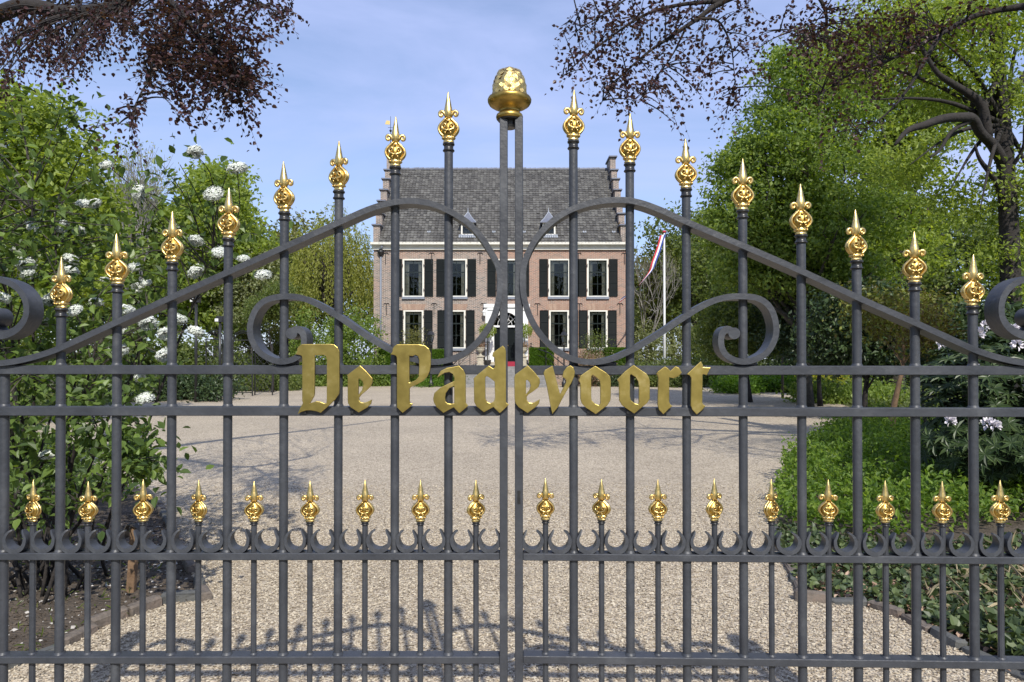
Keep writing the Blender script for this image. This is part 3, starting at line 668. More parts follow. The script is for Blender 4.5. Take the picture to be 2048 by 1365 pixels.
# openings (x0,x1,z0,z1)
UP = [(805,848),(891,934),(993,1040),(1097,1140),(1174,1217)]; LO = [(807,847),(893,931),None,(1098,1138),(1176,1215)]
ZU0, ZU1 = fz(594), fz(518.5); ZL0, ZL1 = fz(697), fz(621)
ops = [(fx(a), fx(b), ZU0, ZU1) for a, b in UP] + [(fx(a[0]), fx(a[1]), ZL0, ZL1) for a in LO if a]
DX0, DX1 = fx(987), fx(1039); DZ0 = fz(724); DZA = fz(652); DZ1 = fz(622); ops.append((DX0, DX1, DZ0, DZ1))
xs = sorted(set([X0, X1]+[v for o in ops for v in o[:2]])); zs = sorted(set([0, ZE]+[v for o in ops for v in o[2:]]))
mb = MB()
for a, b in zip(xs[:-1], xs[1:]):
    for c, d in zip(zs[:-1], zs[1:]):
        mx_, mz_ = (a+b)/2, (c+d)/2
        if any(o[0] < mx_ < o[1] and o[2] < mz_ < o[3] for o in ops): continue
        mb.add([(a,0,c),(b,0,c),(b,0,d),(a,0,d)], [(0,1,2,3)])
for a, b, c, d in ops:
    mb.add([(a,0,c),(a,.28,c),(a,.28,d),(a,0,d),(b,0,c),(b,.28,c),(b,.28,d),(b,0,d)], [(0,1,2,3),(4,7,6,5),(0,4,5,1),(3,2,6,7)])
hb('wall', mb, M['brick'])
mb = MB(); mb.add([(X0,0,0),(X0,DEP,0),(X0,DEP,ZE),(X0,0,ZE),(X0,DEP/2,ZR)], [(0,3,4,2,1)]); mb.add([(X1,0,0),(X1,DEP,0),(X1,DEP,ZE),(X1,0,ZE),(X1,DEP/2,ZR)], [(0,1,2,4,3)])
mb.add([(X0,DEP,0),(X1,DEP,0),(X1,DEP,ZE),(X0,DEP,ZE)], [(0,3,2,1)]); hb('wall', mb, M['brick'])
mb = MB()
for z in (0.6, 4.75): mb.box(X0+.05, X1-.05, .3, DEP-.05, z, z+.05)
mb.box(X0+.05, X1-.05, 3.6, 3.7, .6, ZE); hb('floor', mb, M['room'])
# flat brick arches over the lower windows
for (a, b) in [l for l in LO if l]:
    mb = MB(); n = 19
    for i in range(n):
        t0 = i/n; t1 = (i+.82)/n; w0 = fx(b)-fx(a); x = lambda t, e: fx(a)-.08*e+(w0+.16*e)*t
        mb.add([(x(t0,.6),-.012,ZL1+.03),(x(t1,.6),-.012,ZL1+.03),(x(t1,1.9),-.012,ZL1+.36),(x(t0,1.9),-.012,ZL1+.36),
                (x(t0,.6),.01,ZL1+.03),(x(t1,.6),.01,ZL1+.03),(x(t1,1.9),.01,ZL1+.36),(x(t0,1.9),.01,ZL1+.36)], [(0,1,2,3),(0,4,5,1),(1,5,6,2),(2,6,7,3),(3,7,4,0)])
    o = hb('brick_arch', mb, M['archbrick']); o['kind'] = 'stuff'
# windows
def window(w_, h_, cols=2):
    fr = .10; mb = MB()
    mb.box(0,fr,-.03,.10,0,h_); mb.box(w_-fr,w_,-.03,.10,0,h_); mb.box(fr,w_-fr,-.03,.10,h_-fr*.8,h_); mb.box(fr,w_-fr,-.03,.10,0,fr*.55)
    win = mb.build('window', M['white'], house)
    a, b, c, d = fr, w_-fr, fr*.55, h_-fr*.8; s = .045
    mb = MB(); mb.box(a,a+s,.04,.09,c,d); mb.box(b-s,b,.04,.09,c,d); mb.box(a+s,b-s,.04,.09,c,c+s); mb.box(a+s,b-s,.04,.09,d-s,d)
    zm = [c+(d-c)*.335, c+(d-c)*.665]
    mb.box(a+s,b-s,.035,.085,zm[1]-.035,zm[1]+.035); mb.box(a+s,b-s,.05,.08,zm[0]-.016,zm[0]+.016)
    xm = (a+b)/2; mb.box(xm-.018,xm+.018,.05,.08,c+s,zm[1]-.035); mb.box(xm-.018,xm+.018,.05,.08,zm[1]+.035,d-s)
    mb.build('sash', M['sash'], win)
    for i, (z0, z1) in enumerate(((c+s,zm[0]-.016),(zm[0]+.016,zm[1]-.035),(zm[1]+.035,d-s))):
        for (x0, x1) in ((a+s,xm-.018),(xm+.018,b-s)):
            mesh_obj('pane', [(x0,.065,z0),(x1,.065,z0),(x1,.065,z1),(x0,.065,z1)], [(0,1,2,3)], M['glass'], win)
    mb = MB()
    for (x0, x1) in ((a, a+(b-a)*.24), (b-(b-a)*.24, b)):
        n = 14; V = []; 
        for i in range(n+1):
            x = x0+(x1-x0)*i/n; y = .24+.03*sin(i*1.9); V += [(x,y,c),(x,y,d)]
        mb.add(V, [(2*i,2*i+2,2*i+3,2*i+1) for i in range(n)])
    mb.add([(a,.21,d-.16),(b,.21,d-.16),(b,.21,d),(a,.21,d)], [(0,1,2,3)])
    mb.build('curtain', M['curtain'], win)
    mb = MB(); mb.bbox(-.04,w_+.04,-.10,.03,-.15,-.001,.01); mb.build('sill', M['sill'], win)
    return win
def copy_part(src, loc, parent=house, kids=True):
    c = src.copy(); COL.objects.link(c); c.parent = parent; c.location = loc
    if kids:
        for ch in [x for x in ALLOBJ() if x.parent == src]:
            d = ch.copy(); COL.objects.link(d); d.parent = c
    return c
WU = window(fx(848)-fx(805), ZU1-ZU0); WU.location = (ops[0][0], 0, ZU0)
for o_ in ops[1:5]: 
    c = copy_part(WU, (o_[0],0,ZU0)); c.scale.x = (o_[1]-o_[0])/(fx(848)-fx(805))
WL = window(fx(847)-fx(807), ZL1-ZL0); WL.location = (ops[5][0], 0, ZL0)
for o_ in ops[6:9]: 
    c = copy_part(WL, (o_[0],0,ZL0)); c.scale.x = (o_[1]-o_[0])/(fx(847)-fx(807))
# shutters with louvres
def shutter(w_, h_):
    mb = MB(); s = .055
    mb.box(0,s,0,.04,0,h_); mb.box(w_-s,w_,0,.04,0,h_)
    for z in (0, h_*.34, h_*.67, h_-s): mb.box(s,w_-s,.002,.038,z,z+s*1.1)
    n = 34
    for i in range(n):
        z = s+(h_-2*s)*i/n; dz = (h_-2*s)/n
        mb.add([(s,-.002,z),(w_-s,-.002,z),(w_-s,.034,z+dz*1.15),(s,.034,z+dz*1.15),(s,.006,z-.004),(w_-s,.006,z-.004)], [(0,1,2,3),(0,4,5,1)])
    o = mb.build('shutter', M['shutter'], house)
    mb = MB()
    for z in (.35, h_-.4): mb.box(-.05,.06,-.012,-.001,z,z+.04); mb.box(-.065,-.045,-.035,.0,z-.07,z+.11)
    mb.build('hinge', M['black'], o); return o
sw = .50
SU = None
for i, o_ in enumerate(ops[:9]):
    up = i < 5; h_ = (ZU1-ZU0) if up else (ZL1-ZL0)
    z = o_[2]
    key = 'u' if up else 'l'
    if SU is None: SU = {}
    if key not in SU:
        SU[key] = shutter(sw, h_-.03); r_ = SU[key]; r_.location = (o_[1]+.035, -.055, z+.02)
    else: r_ = copy_part(SU[key], (o_[1]+.035,-.055,z+.02))
    l_ = copy_part(SU[key], (o_[0]-.035,-.055,z+.02)); l_.scale.x = -1
    if i in (1, 6): pass
# cornice and gutter
mb = MB(); mb.box(X0-.03,X1+.03,-.13,-.001,ZE-.22,ZE-.05); mb.box(X0-.08,X1+.06,-.22,-.001,ZE-.05,ZE+.02); hb('cornice', mb, M['white'])
mb = MB(); mb.band([(x, z) for x, z in ((-.42,.15),(-.42,.04),(-.36,-.02),(-.20,-.02))], .02, X0-.10, X1+.06)
gut = MB(); V = []
for x in (X0-.12, X1+.05):
    for (y, z) in ((-.40,.16),(-.39,.03),(-.33,.0),(-.222,.0)): V.append((x,y,ZE+.021+z))
gut.add(V, [(0,4,5,1),(1,5,6,2),(2,6,7,3)]); gut.add([(X0-.12,-.40,ZE+.181),(X1+.05,-.40,ZE+.181),(X1+.05,-.36,ZE+.181),(X0-.12,-.36,ZE+.181)], [(0,1,2,3)])
hb('gutter', gut, M['white'])
# downpipe with hopper
xd = fx(762); mb = MB(); mb.tube([(xd,-.10,.1),(xd,-.10,ZE-.55)], .055, 10); dp = hb('downpipe', mb, M['sill'], smooth=True)
mb = MB(); mb.lathe([(.06,0),(.09,.08),(.19,.22),(.21,.30),(.16,.34),(.09,.44)], 12, c=(xd,-.12,ZE-.62)); hb('hopper', mb, M['black'], dp, True)
mb = MB(); mb.tube([(xd,-.12,ZE-.25),(xd+.12,-.3,ZE-.02)], .05, 8); hb('pipe_bend', mb, M['sill'], dp, True)
# wall anchors
anc = MB(); anc.box(-.016,.016,-.05,-.01,-.62,.05)
anc.tube([(0,-.03,.02),(-.09,-.03,.06),(-.16,-.03,.0),(-.15,-.03,-.05)], .018, 5); anc.tube([(0,-.03,.02),(.09,-.03,.06),(.16,-.03,.0),(.15,-.03,-.05)], .018, 5)
A0 = hb('wall_anchor', anc, M['black']); fst = True
for px, py in [(771,508),(863,508),(960,508),(1053,509),(1157,508),(1249,508),(773,609),(868,609),(967,609),(1075,609),(1159,609),(1240,609)]:
    if fst: A0.location = (fx(px),0,fz(py)); fst = False
    else: copy_part(A0, (fx(px),0,fz(py)), kids=False)
# roof
mb = MB(); ov = .30; sl = (ZR-ZE-.10)/(DEP/2); XR0, XR1 = X0+.36, X1-.30
def roof_pt(v): return (-ov+(DEP/2+ov)*v, ZE+.14-ov*sl*.25+(ZR-ZE-.10+ov*sl*.25)*v)
mb.add([(XR0,-.06,ZE+.0),(XR1,-.06,ZE+.0),(XR1,DEP/2,ZR-.12),(XR0,DEP/2,ZR-.12)], [(0,1,2,3)])
mb.add([(XR0,DEP+.2,ZE),(XR1,DEP+.2,ZE),(XR1,DEP/2,ZR),(XR0,DEP/2,ZR)], [(0,3,2,1)])
roof = hb('roof', mb, M['tile'])
rng = np.random.default_rng(8); ncol = 72; nrow = 33; tw = (XR1-XR0)/ncol; V = []; Fq = []
P0 = np.array([-.36, ZE+.10]); P1 = np.array([DEP/2, ZR]); dv = P1-P0; Ls = np.linalg.norm(dv); dv /= Ls; nv = np.array([-dv[1], dv[0]]); rl = Ls/nrow
prof = [(0,.018),(.14,.034),(.30,.020),(.55,.004),(.8,.006),(1.02,.022)]
for r_ in range(nrow):
    wob = .012*sin(r_*1.3)
    for c in range(ncol):
        j = rng.normal()*.006; jx = rng.normal()*.004; js = rng.normal()*.008; b = len(V)
        for t_, lift in ((0,.034),(1.12,.004)):
            for (u, hgt) in prof:
                pp = P0+dv*(r_+t_)*rl+dv*j*1.5+nv*(hgt+lift+j*.6+js*(u-.5)+wob*.3*sin(c*.2)); V.append((XR0+(c+u)*tw+jx, pp[0], pp[1]))
        for (u, hgt) in prof:
            pp = P0+dv*(r_)*rl+dv*j*1.5+nv*(hgt+.012+j*.6); V.append((XR0+(c+u)*tw+jx, pp[0], pp[1]))
        for k in range(5): Fq.append((b+k, b+k+1, b+7+k, b+6+k)); Fq.append((b+12+k, b+13+k, b+k+1, b+k))
rt = np_mesh('roof_tiles', V, Fq, M['tile'], roof); rt['kind'] = 'stuff'
mb = MB(); rngr = np.random.default_rng(2)
for i in range(44):
    x = XR0+(XR1-XR0)*i/44; z = ZR+rngr.normal()*.008; mb.tube([(x,DEP/2,z),(x+(XR1-XR0)/44*1.02,DEP/2,z+.012)], [.10,.115], 8)
rr_ = mb.build('ridge_tiles', M['slate'], roof); rr_['kind'] = 'stuff'
for px in (798,859,988,1048,1168,1226):         # little pale hooks on the tiles
    z_ = fz(467, 40.6); x = fx(px, 40.6); v_ = (z_-P0[1])/(P1[1]-P0[1]); y = P0[0]+(P1[0]-P0[0])*v_
    mb = MB(); mb.box(x-.012,x+.012,y-.09,y-.01,z_-.12,z_+.02); mb.box(x-.10,x-.02,y-.12,y-.08,z_+.0,z_+.08); mb.box(x+.02,x+.10,y-.12,y-.08,z_+.0,z_+.08); mb.box(x-.10,x+.10,y-.11,y-.08,z_-.02,z_+.02)
    o = mb.build('roof_hook', M['lead'], roof)
# dormers
def dormer(px, lab):
    Zd = 40.25; y = .18; x = fx(px, Zd); z0 = fz(471, Zd); z1 = fz(446, Zd); hw = .38
    mb = MB(); mb.box(x-hw,x-hw+.09,y-.02,y+.06,z0,z1); mb.box(x+hw-.09,x+hw,y-.02,y+.06,z0,z1); mb.box(x-hw+.09,x+hw-.09,y-.02,y+.06,z1-.08,z1); mb.box(x-hw+.09,x+hw-.09,y-.02,y+.06,z0,z0+.06)
    d = mb.build('dormer', M['white'], house)
    mb = MB(); mb.add([(x-hw-.001,y,z0),(x-hw-.001,y+1.2,z1),(x-hw-.001,y,z1),(x+hw+.001,y,z0),(x+hw+.001,y+1.2,z1),(x+hw+.001,y,z1)], [(0,1,2),(3,5,4)]); mb.build('dormer_cheek', M['slate'], d)
    e = hw+.13; zt = fz(424, Zd+.4); ya = y+.45
    mb = MB(); V = [(x-e,y-.18,z1),(x+e,y-.18,z1),(x+e,y+1.1,z1+.0),(x-e,y+1.1,z1+.0),(x,ya,zt),(x-e*.55,y+.14,z1+(zt-z1)*.38),(x+e*.55,y+.14,z1+(zt-z1)*.38),(x+e*.55,y+.8,z1+(zt-z1)*.38),(x-e*.55,y+.8,z1+(zt-z1)*.38)]
    mb.add(V, [(0,1,6,5),(1,2,7,6),(2,3,8,7),(3,0,5,8),(5,6,4),(6,7,4),(7,8,4),(8,5,4),(3,2,1,0)]); mb.box(x-e,x+e,y-.185,y-.15,z1-.04,z1); mb.build('dormer_roof', M['slate'], d)
    mb = MB()
    for a_, b_ in ((0,5),(1,6),(5,4),(6,4)): mb.tube([np.array(V[a_]), np.array(V[b_])], .022, 5)
    mb.tube([np.array(V[4]), np.array(V[4])+[0,0,.25]], [.03,.006], 6); mb.build('dormer_ridge', M['lead'], d)
    mesh_obj('pane', [(x-hw+.09,y+.03,z0+.06),(x+hw-.09,y+.03,z0+.06),(x+hw-.09,y+.03,z1-.08),(x-hw+.09,y+.03,z1-.08)], [(0,1,2,3)], M['glass'], d)
    mb = MB(); mb.box(x-hw-.12,x+hw+.12,y-.16,y-.03,z0-.05,z0-.001); 
    for i in range(8): mb.box(x-.5+i*.13,x-.4+i*.13,y-.26,y-.15,z0-.19,z0-.08)
    mb.build('lead_flashing', M['lead'], d)
    mesh_obj('dormer_back', [(x-hw+.09,y+.3,z0),(x+hw-.09,y+.3,z0),(x+hw-.09,y+.3,z1),(x-hw+.09,y+.3,z1)], [(0,1,2,3)], M['room'], d)
dormer(935, ''); dormer(1098, '')
# stepped gables
YC = [(454,.7,.0),(431,1.4,0),(406,2.15,0),(384,2.9,0),(362,3.6,0),(343,4.2,0)]
for side in (0, 1):
    xa, xb = (X0-.02, X0+.36) if not side else (X1-.34, X1+.02)
    mb = MB(); yp = -.05; caps = []
    tops = [(fz(py, 40+y-.4), y) for py, y, _ in YC] + [(fz(310 if not side else 319, 44.6), 5.0)]
    zb = ZE+.05; y0 = -.05
    st = []
    for i, (z, y) in enumerate(tops):
        y1 = tops[i+1][1] if i+1 < len(tops) else None
        st.append((y0, z)); y0 = y
    edges = [s[0] for s in st]+[5.0]
    for i, (ys_, z) in enumerate(st[:-1]):
        ye = edges[i+1]
        for (a_, b_) in ((ys_, ye), (DEP-ye, DEP-ys_)):
            mb.box(xa, xb, a_+.001, b_-.001, zb, z); caps.append((a_ if a_ < 5 else a_-.05, b_+.05 if a_ < 5 else b_, z))
    z = st[-1][1]; mb.box(xa, xb, st[-1][0], DEP-st[-1][0], zb, z); caps.append((st[-1][0]-.06, DEP-st[-1][0]+.06, z))
    gb = hb('stepped_gable', mb, M['brick_old'])
    for (a_, b_, z) in caps:
        mb = MB(); mb.bbox(xa-.09, xb+.09, a_-.10, b_+.02, z+.001, z+.09, .01); mb.build('capstone', M['slate'], gb)
    if side:
        mb = MB(); mb.box(X1-.352,X1-.345,.2,.9,ZE+.3,ZE+1.5); mb.build('lichen_patch', M['lichen'], gb)
    else:
        zp = z+.09; xv = fx(780, 44.9); mb = MB(); mb.tube([(xv,5,zp),(xv,5,fz(233,45))], [.035,.012], 6); mb.lathe([(.01,-.09),(.07,-.05),(.09,0),(.07,.05),(.01,.09)], 8, c=(xv,5,fz(262,45)))
        mb.box(xv-.18,xv+.18,4.99,5.01,fz(262,45)+.2,fz(262,45)+.22)
        va = mb.build('weather_vane', M['black'], gb); zf_ = fz(246,45); mb = MB()
        mb.add([(xv-.38,5.0,zf_-.10),(xv-.05,5.0,zf_-.13),(xv-.05,5.0,zf_+.13),(xv-.28,5.0,zf_+.16),(xv-.38,5.02,zf_-.10),(xv-.05,5.02,zf_-.13),(xv-.05,5.02,zf_+.13),(xv-.28,5.02,zf_+.16)], [(0,1,2,3),(7,6,5,4),(0,4,5,1),(1,5,6,2),(2,6,7,3),(3,7,4,0)]); mb.build('vane_flag', M['gold'], va)
# door with stone surround
mb = MB(); cx = (DX0+DX1)/2; xl, xr = fx(971), fx(1056)
mb.box(xl, DX0+.04, -.16, -.001, DZ0-.1, fz(616)); mb.box(DX1-.04, xr, -.16, -.001, DZ0-.1, fz(616))
mb.box(xl-.10, xr+.10, -.24, -.001, fz(616), fz(609)); 
n = 18; hwid = (DX1-DX0)/2-.04; rise = DZ1-DZA-.10
V = []; 
for i in range(n+1):
    a = pi*i/n; V.append((cx+cos(a)*hwid, -.15, DZA+sin(a)*rise)); V.append((cx+cos(a)*hwid, -.15, fz(616)-.001)); V.append((cx+cos(a)*hwid, .20, DZA+sin(a)*rise))
Fs_ = []
for i in range(n): Fs_ += [(3*i,3*i+3,3*i+4,3*i+1), (3*i,3*i+2,3*i+5,3*i+3)]
mb.add(V, Fs_)
for s in (-1, 1):
    px_ = cx+s*(hwid+.22); mb.box(px_-.15,px_+.15,-.21,-.161,DZ0-.1,DZ0+.35); mb.box(px_-.13,px_+.13,-.20,-.161,DZA-.18,DZA-.02); mb.box(px_-.17,px_+.17,-.22,-.161,fz(616)-.14,fz(616)-.001)
    mb.box(px_-.11,px_+.11,-.185,-.1605,DZ0+.351,DZA-.181)
sr = hb('door_surround', mb, M['purewhite'])
mb = MB(); mb.box(DX0,DX1,.02,.14,DZA-.09,DZA+.02); mb.build('transom', M['purewhite'], sr)
mb = MB(); mb.box(DX0+.03,cx-.012,.14,.20,DZ0,DZA-.09); mb.box(cx+.012,DX1-.03,.14,.20,DZ0,DZA-.09)
for s in (-1,1):
    for (a_, b_) in ((.12,.75),(.95,1.75)):
        x_ = cx+s*hwid*.52; mb.box(x_-.24,x_+.24,.115,.139,DZ0+a_,DZ0+b_)
dr = hb('door', mb, M['shutter']); mb = MB(); mb.tube([(cx+.07,.10,DZ0+.95),(cx+.07,.05,DZ0+.95)], .03, 8); mb.build('handle', M['gold'], dr)
mb = MB(); mb.add([(cx+cos(pi*i/n)*hwid,.16,DZA+.02+sin(pi*i/n)*rise) for i in range(n+1)], [tuple(range(n+1))]); fan = hb('fanlight', mb, M['glass'])
mb = MB()
for a in (.22,.4,.6,.78): mb.tube([(cx,.14,DZA+.03),(cx+cos(pi*a)*hwid*.97,.14,DZA+.03+sin(pi*a)*rise*.97)], .014, 4)
for q_ in (.45,.72): mb.tube([(cx+cos(pi*i/12)*hwid*q_,.14,DZA+.03+sin(pi*i/12)*rise*q_) for i in range(13)], .014, 4)
mb.build('glazing_bar', M['purewhite'], fan)
# wall lantern
mb = MB(); lx, lz_ = fx(969), fz(628); mb.lathe([(.03,-.16),(.07,-.13),(.10,.08),(.13,.09),(.05,.2),(.01,.26)], 6, c=(lx,-.30,lz_)); mb.tube([(lx,0,lz_+.15),(lx,-.25,lz_+.28),(lx,-.30,lz_+.24)], .015, 5); hb('wall_lantern', mb, M['purewhite'])
# steps
stp = thing('entrance_steps', 'broad grey stone steps up to the front door with red carpet at the top', 'steps', (0, HY, 0))
LAND = fz(733, 39.0); ns = 6; 
for i in range(ns):
    z1 = LAND*(i+1)/ns; yb = -1.9-.34*(ns-i-1)
    mb = MB(); mb.bbox(fx(925,38), fx(1100,38), yb-.36, yb+.02, z1-LAND/ns-.02, z1, .012); mb.build('step', M['step'], stp)
mb = MB(); mb.box(fx(925,38), fx(1100,38), -1.879, -.001, .01, LAND-.003); mb.build('landing', M['step'], stp)
for i in range(2):
    z1 = LAND+(DZ0-LAND)*(i+1)/2; mb = MB(); yb = -.9-.3*(1-i); mb.bbox(fx(972), fx(1042), yb, -.26 if i else yb+.31, LAND+.001 if not i else LAND+(DZ0-LAND)/2, z1, .01); mb.build('step', M['stone'], stp)
mb = MB(); cw = .66; zc_ = [LAND, LAND+(DZ0-LAND)/2, DZ0]
mb.box(cx-cw,cx+cw,-1.85,-1.215,LAND+.001,LAND+.014); mb.box(cx-cw,cx+cw,-1.214,-1.2008,LAND+.001,zc_[1]+.013); mb.box(cx-cw,cx+cw,-1.2,-.914,zc_[1]+.001,zc_[1]+.013)
mb.box(cx-cw,cx+cw,-.9135,-.9008,zc_[1]+.001,zc_[2]+.013); mb.box(cx-cw,cx+cw,-.90,-.27,zc_[2]+.001,zc_[2]+.013); tag(mb.build('carpet', M['carpet'], loc=(0,HY,0)), 'red carpet laid over the top of the entrance steps', 'carpet')
# pedestals with urns
def urn(px, lab, plab):
    x = fx(px, 38.6); y = HY-1.4; mb = MB(); z0 = LAND
    t = thing('pedestal', plab, 'pedestal', (x,y,z0), group='pedestals beside the front steps')
    mb.bbox(-.22,.22,-.22,.22,0,.10,.01); mb.bbox(-.17,.17,-.17,.17,.1,.52,.01); mb.bbox(-.23,.23,-.23,.23,.52,.60,.015); mb.build('block', M['stone'], t)
    t = thing('urn', lab, 'urn', (x,y,z0+.60), group='stone urns beside the front steps')
    mb = MB(); mb.lathe([(.13,0),(.13,.03),(.06,.07),(.05,.13),(.10,.18),(.20,.27),(.24,.38),(.22,.42),(.27,.45),(.27,.48),(.2,.48)], 16); mb.build('bowl', M['stone'], t, True)
    r = np.random.default_rng(int(px)); n = 260; P = r.normal(size=(n,3))*[.13,.13,.07]+[0,0,.56]; leaves('plants', P, rdir(r,n,.6), rdir(r,n,.5), .07+.05*r.random(n), .6, M['l_pink'], t)['kind'] = 'stuff'
urn(961, 'pale stone urn left of the front door', 'pale stone pedestal under the left urn'); urn(1047, 'pale stone urn right of the front door', 'pale stone pedestal under the right urn')
# standard topiary balls
def standard(px, lab):
    Z = 38.9; x = fx(px, Z); t = thing('standard_tree', lab, 'potted tree', (x, CAM[1]+Z, LAND), group='ball headed standards by the front door')
    zb = fz(662, Z)-LAND; mb = MB(); mb.lathe([(.16,0),(.21,.32),(.23,.33),(.23,.37),(.15,.37)], 14); mb.build('pot', M['terracotta'], t, True)
    mb = MB(); mb.tube([(0,0,.3),(.02,0,zb*.6),(0,0,zb)], .025, 6); mb.build('trunk', M['bark'], t)
    r = np.random.default_rng(int(px)); n = 1100; P = unit(r.normal(size=(n,3)))*(.16+.26*r.random((n,1))**.5)*[1.2,1.2,1]+[0,0,zb]; leaves('crown', P, rdir(r,n), rdir(r,n,.5), .06+.06*r.random(n), .6, M['l_bright'], t)
standard(975, 'ball headed standard bush in a pot left of the front door'); standard(1048, 'ball headed standard bush in a pot right of the front door')
# railings
def railing(pts, posts, lab):
    t = thing('stair_railing', lab, 'railing', (pts[0][0], pts[0][1], 0), group='iron railings of the front steps')
    o = np.array([pts[0][0], pts[0][1], 0]); mb = MB(); mb.tube([np.array(p)-o for p in pts], .028, 6); mb.tube([np.array(p)-o-[0,0,.35] for p in pts], .015, 5); mb.build('handrail', M['black'], t)
    for p in posts:
        mb = MB(); q = np.array(p)-o; mb.tube([(q[0],q[1],p[3]),(q[0],q[1],q[2]+.14)] if False else [(q[0],q[1],max(0,q[2]-.98)),(q[0],q[1],q[2]+.12)], .022, 6); mb.lathe([(.01,-.05),(.045,-.02),(.045,.02),(.01,.05)], 8, c=(q[0],q[1],q[2]+.15)); mb.build('post', M['black'], t)
def pp(px, py, Z): p = at(px, py, Z); return (p[0], p[1], p[2])
railing([pp(901,735,36.0), pp(940,695,38.0), pp(952,693,38.3)], [pp(901,735,36.0), pp(918,717,36.9), pp(940,695,38.0)], 'black iron handrail up the left side of the steps')
railing([pp(1137,738,36.2), pp(1098,706,37.6), pp(1060,693,38.3)], [pp(1116,721,36.8), pp(1092,700,37.8), pp(1062,693,38.3)], 'black iron handrail up the right side of the steps')
railing([pp(966,690,39.2), pp(977,690,39.2)], [pp(966,690,39.2), pp(970,690,39.2), pp(974,690,39.2), pp(978,690,39.2)], 'short black baluster railing left of the door')
# lamps in front of the house
def lamp(px, ytop, Z, lab, scale=1.0, group='black lantern posts on the forecourt'):
    x, y, _ = gpos(px, Z); H = fz(ytop, Z); t = thing('lamp_post', lab, 'lamp', (x,y,0), group=group)
    hl = .80*scale; mb = MB(); mb.lathe([(.13,0),(.13,.25),(.08,.32),(.06,.5),(.05,.9),(.07,.95),(.045,1.0),(.04,H-hl-.12),(.09,H-hl-.10),(.03,H-hl-.02)], 10); mb.build('post', M['black'], t, True)
    mb = MB(); s = scale; z0 = H-hl
    mb.lathe([(.02,0),(.10*s,.02),(.11*s,.04)], 6, c=(0,0,z0)); 
    for k in range(6):
        a = 2*pi*(k+.5)/6; mb.tube([(cos(a)*.10*s,sin(a)*.10*s,z0+.03),(cos(a)*.19*s,sin(a)*.19*s,z0+.42*s)], .012, 4)
    mb.lathe([(.23*s,.42*s),(.21*s,.46*s),(.10*s,.60*s),(.05*s,.63*s),(.06*s,.68*s),(.015,.72*s),(.01,.80*s)], 6, c=(0,0,z0)); mb.build('lantern_frame', M['black'], t)
    mb = MB(); mb.lathe([(.095*s,.05),(.18*s,.41*s)], 6, c=(0,0,z0)); mb.build('lantern_glass', M['glass'], t)
lamp(862, 656, 36.5, 'black lantern post in front of the left half of the house'); lamp(1128, 657, 36.5, 'black lantern post in front of the right half of the house')
def spot(px, ytop, Z, lab, white=False):
    x, y, _ = gpos(px, Z); H = fz(ytop, Z); t = thing('floodlight_pole', lab, 'floodlight', (x,y,0), group='poles with garden floodlights')
    mb = MB(); mb.tube([(0,0,0),(0,0,H-.12)], .055*Z/26, 8); mb.build('pole', M['black'], t, True)
    mb = MB(); mb.bbox(-.13,.13,-.10,.10,H-.14,H+.10,.01); mb.build('head', M['black'], t)
    if white: mb = MB(); mb.bbox(-.16,-.02,-.14,-.101,H-.12,H+.0,.01); mb.build('lens', M['purewhite'], t)
spot(392, 598, 24, 'black floodlight pole behind the white flowering bush', True); spot(440, 638, 27, 'shorter floodlight pole beside the lattice arbour', True); spot(1565, 632, 27, 'black floodlight pole under the trees on the right')
# flag pole with pennant
x, y, _ = gpos(1329, 37); H = fz(466, 37); t = thing('flagpole', 'tall white flagpole right of the house', 'flagpole', (x,y,0))
mb = MB(); mb.tube([(0,0,0),(0,0,H)], [.085,.04], 10); mb.build('pole', M['purewhite'], t, True); mb = MB(); mb.lathe([(.03,-.06),(.10,-.03),(.10,.03),(.03,.07)], 10, c=(0,0,H+.05)); mb.build('knob', M['red'], t, True)
t = thing('pennant', 'long red white and blue pennant streaming from the flagpole', 'flag', (x,y,H))
path = crom([pp(1326,470,36.9), pp(1317,500,36.8), pp(1308,525,36.6), pp(1303,540,36.6), pp(1290,557,36.5), pp(1276,573,36.3), pp(1262,586,36.2), pp(1240,602,36.0)], 5)
for k, mt in enumerate(('red','fwhite','blue')):
    V = []; m = len(path)
    for i, p in enumerate(path):
        f_ = i/(m-1); wd = .50*(1-.35*f_)*(0.7+.3*abs(cos(1.2+f_*5.5))); 
        dr_ = np.array([.88-.35*f_, .25*sin(f_*6), .25+.6*f_])
        q0 = p + dr_*wd*(k/3-.5) - [x,y,H]; q1 = p + dr_*wd*((k+1)/3-.5) - [x,y,H]; V += [q0, q1]
    mesh_obj(('red_stripe','white_stripe','blue_stripe')[k], V, [(2*i,2*i+1,2*i+3,2*i+2) for i in range(m-1)], M[mt], t, True)
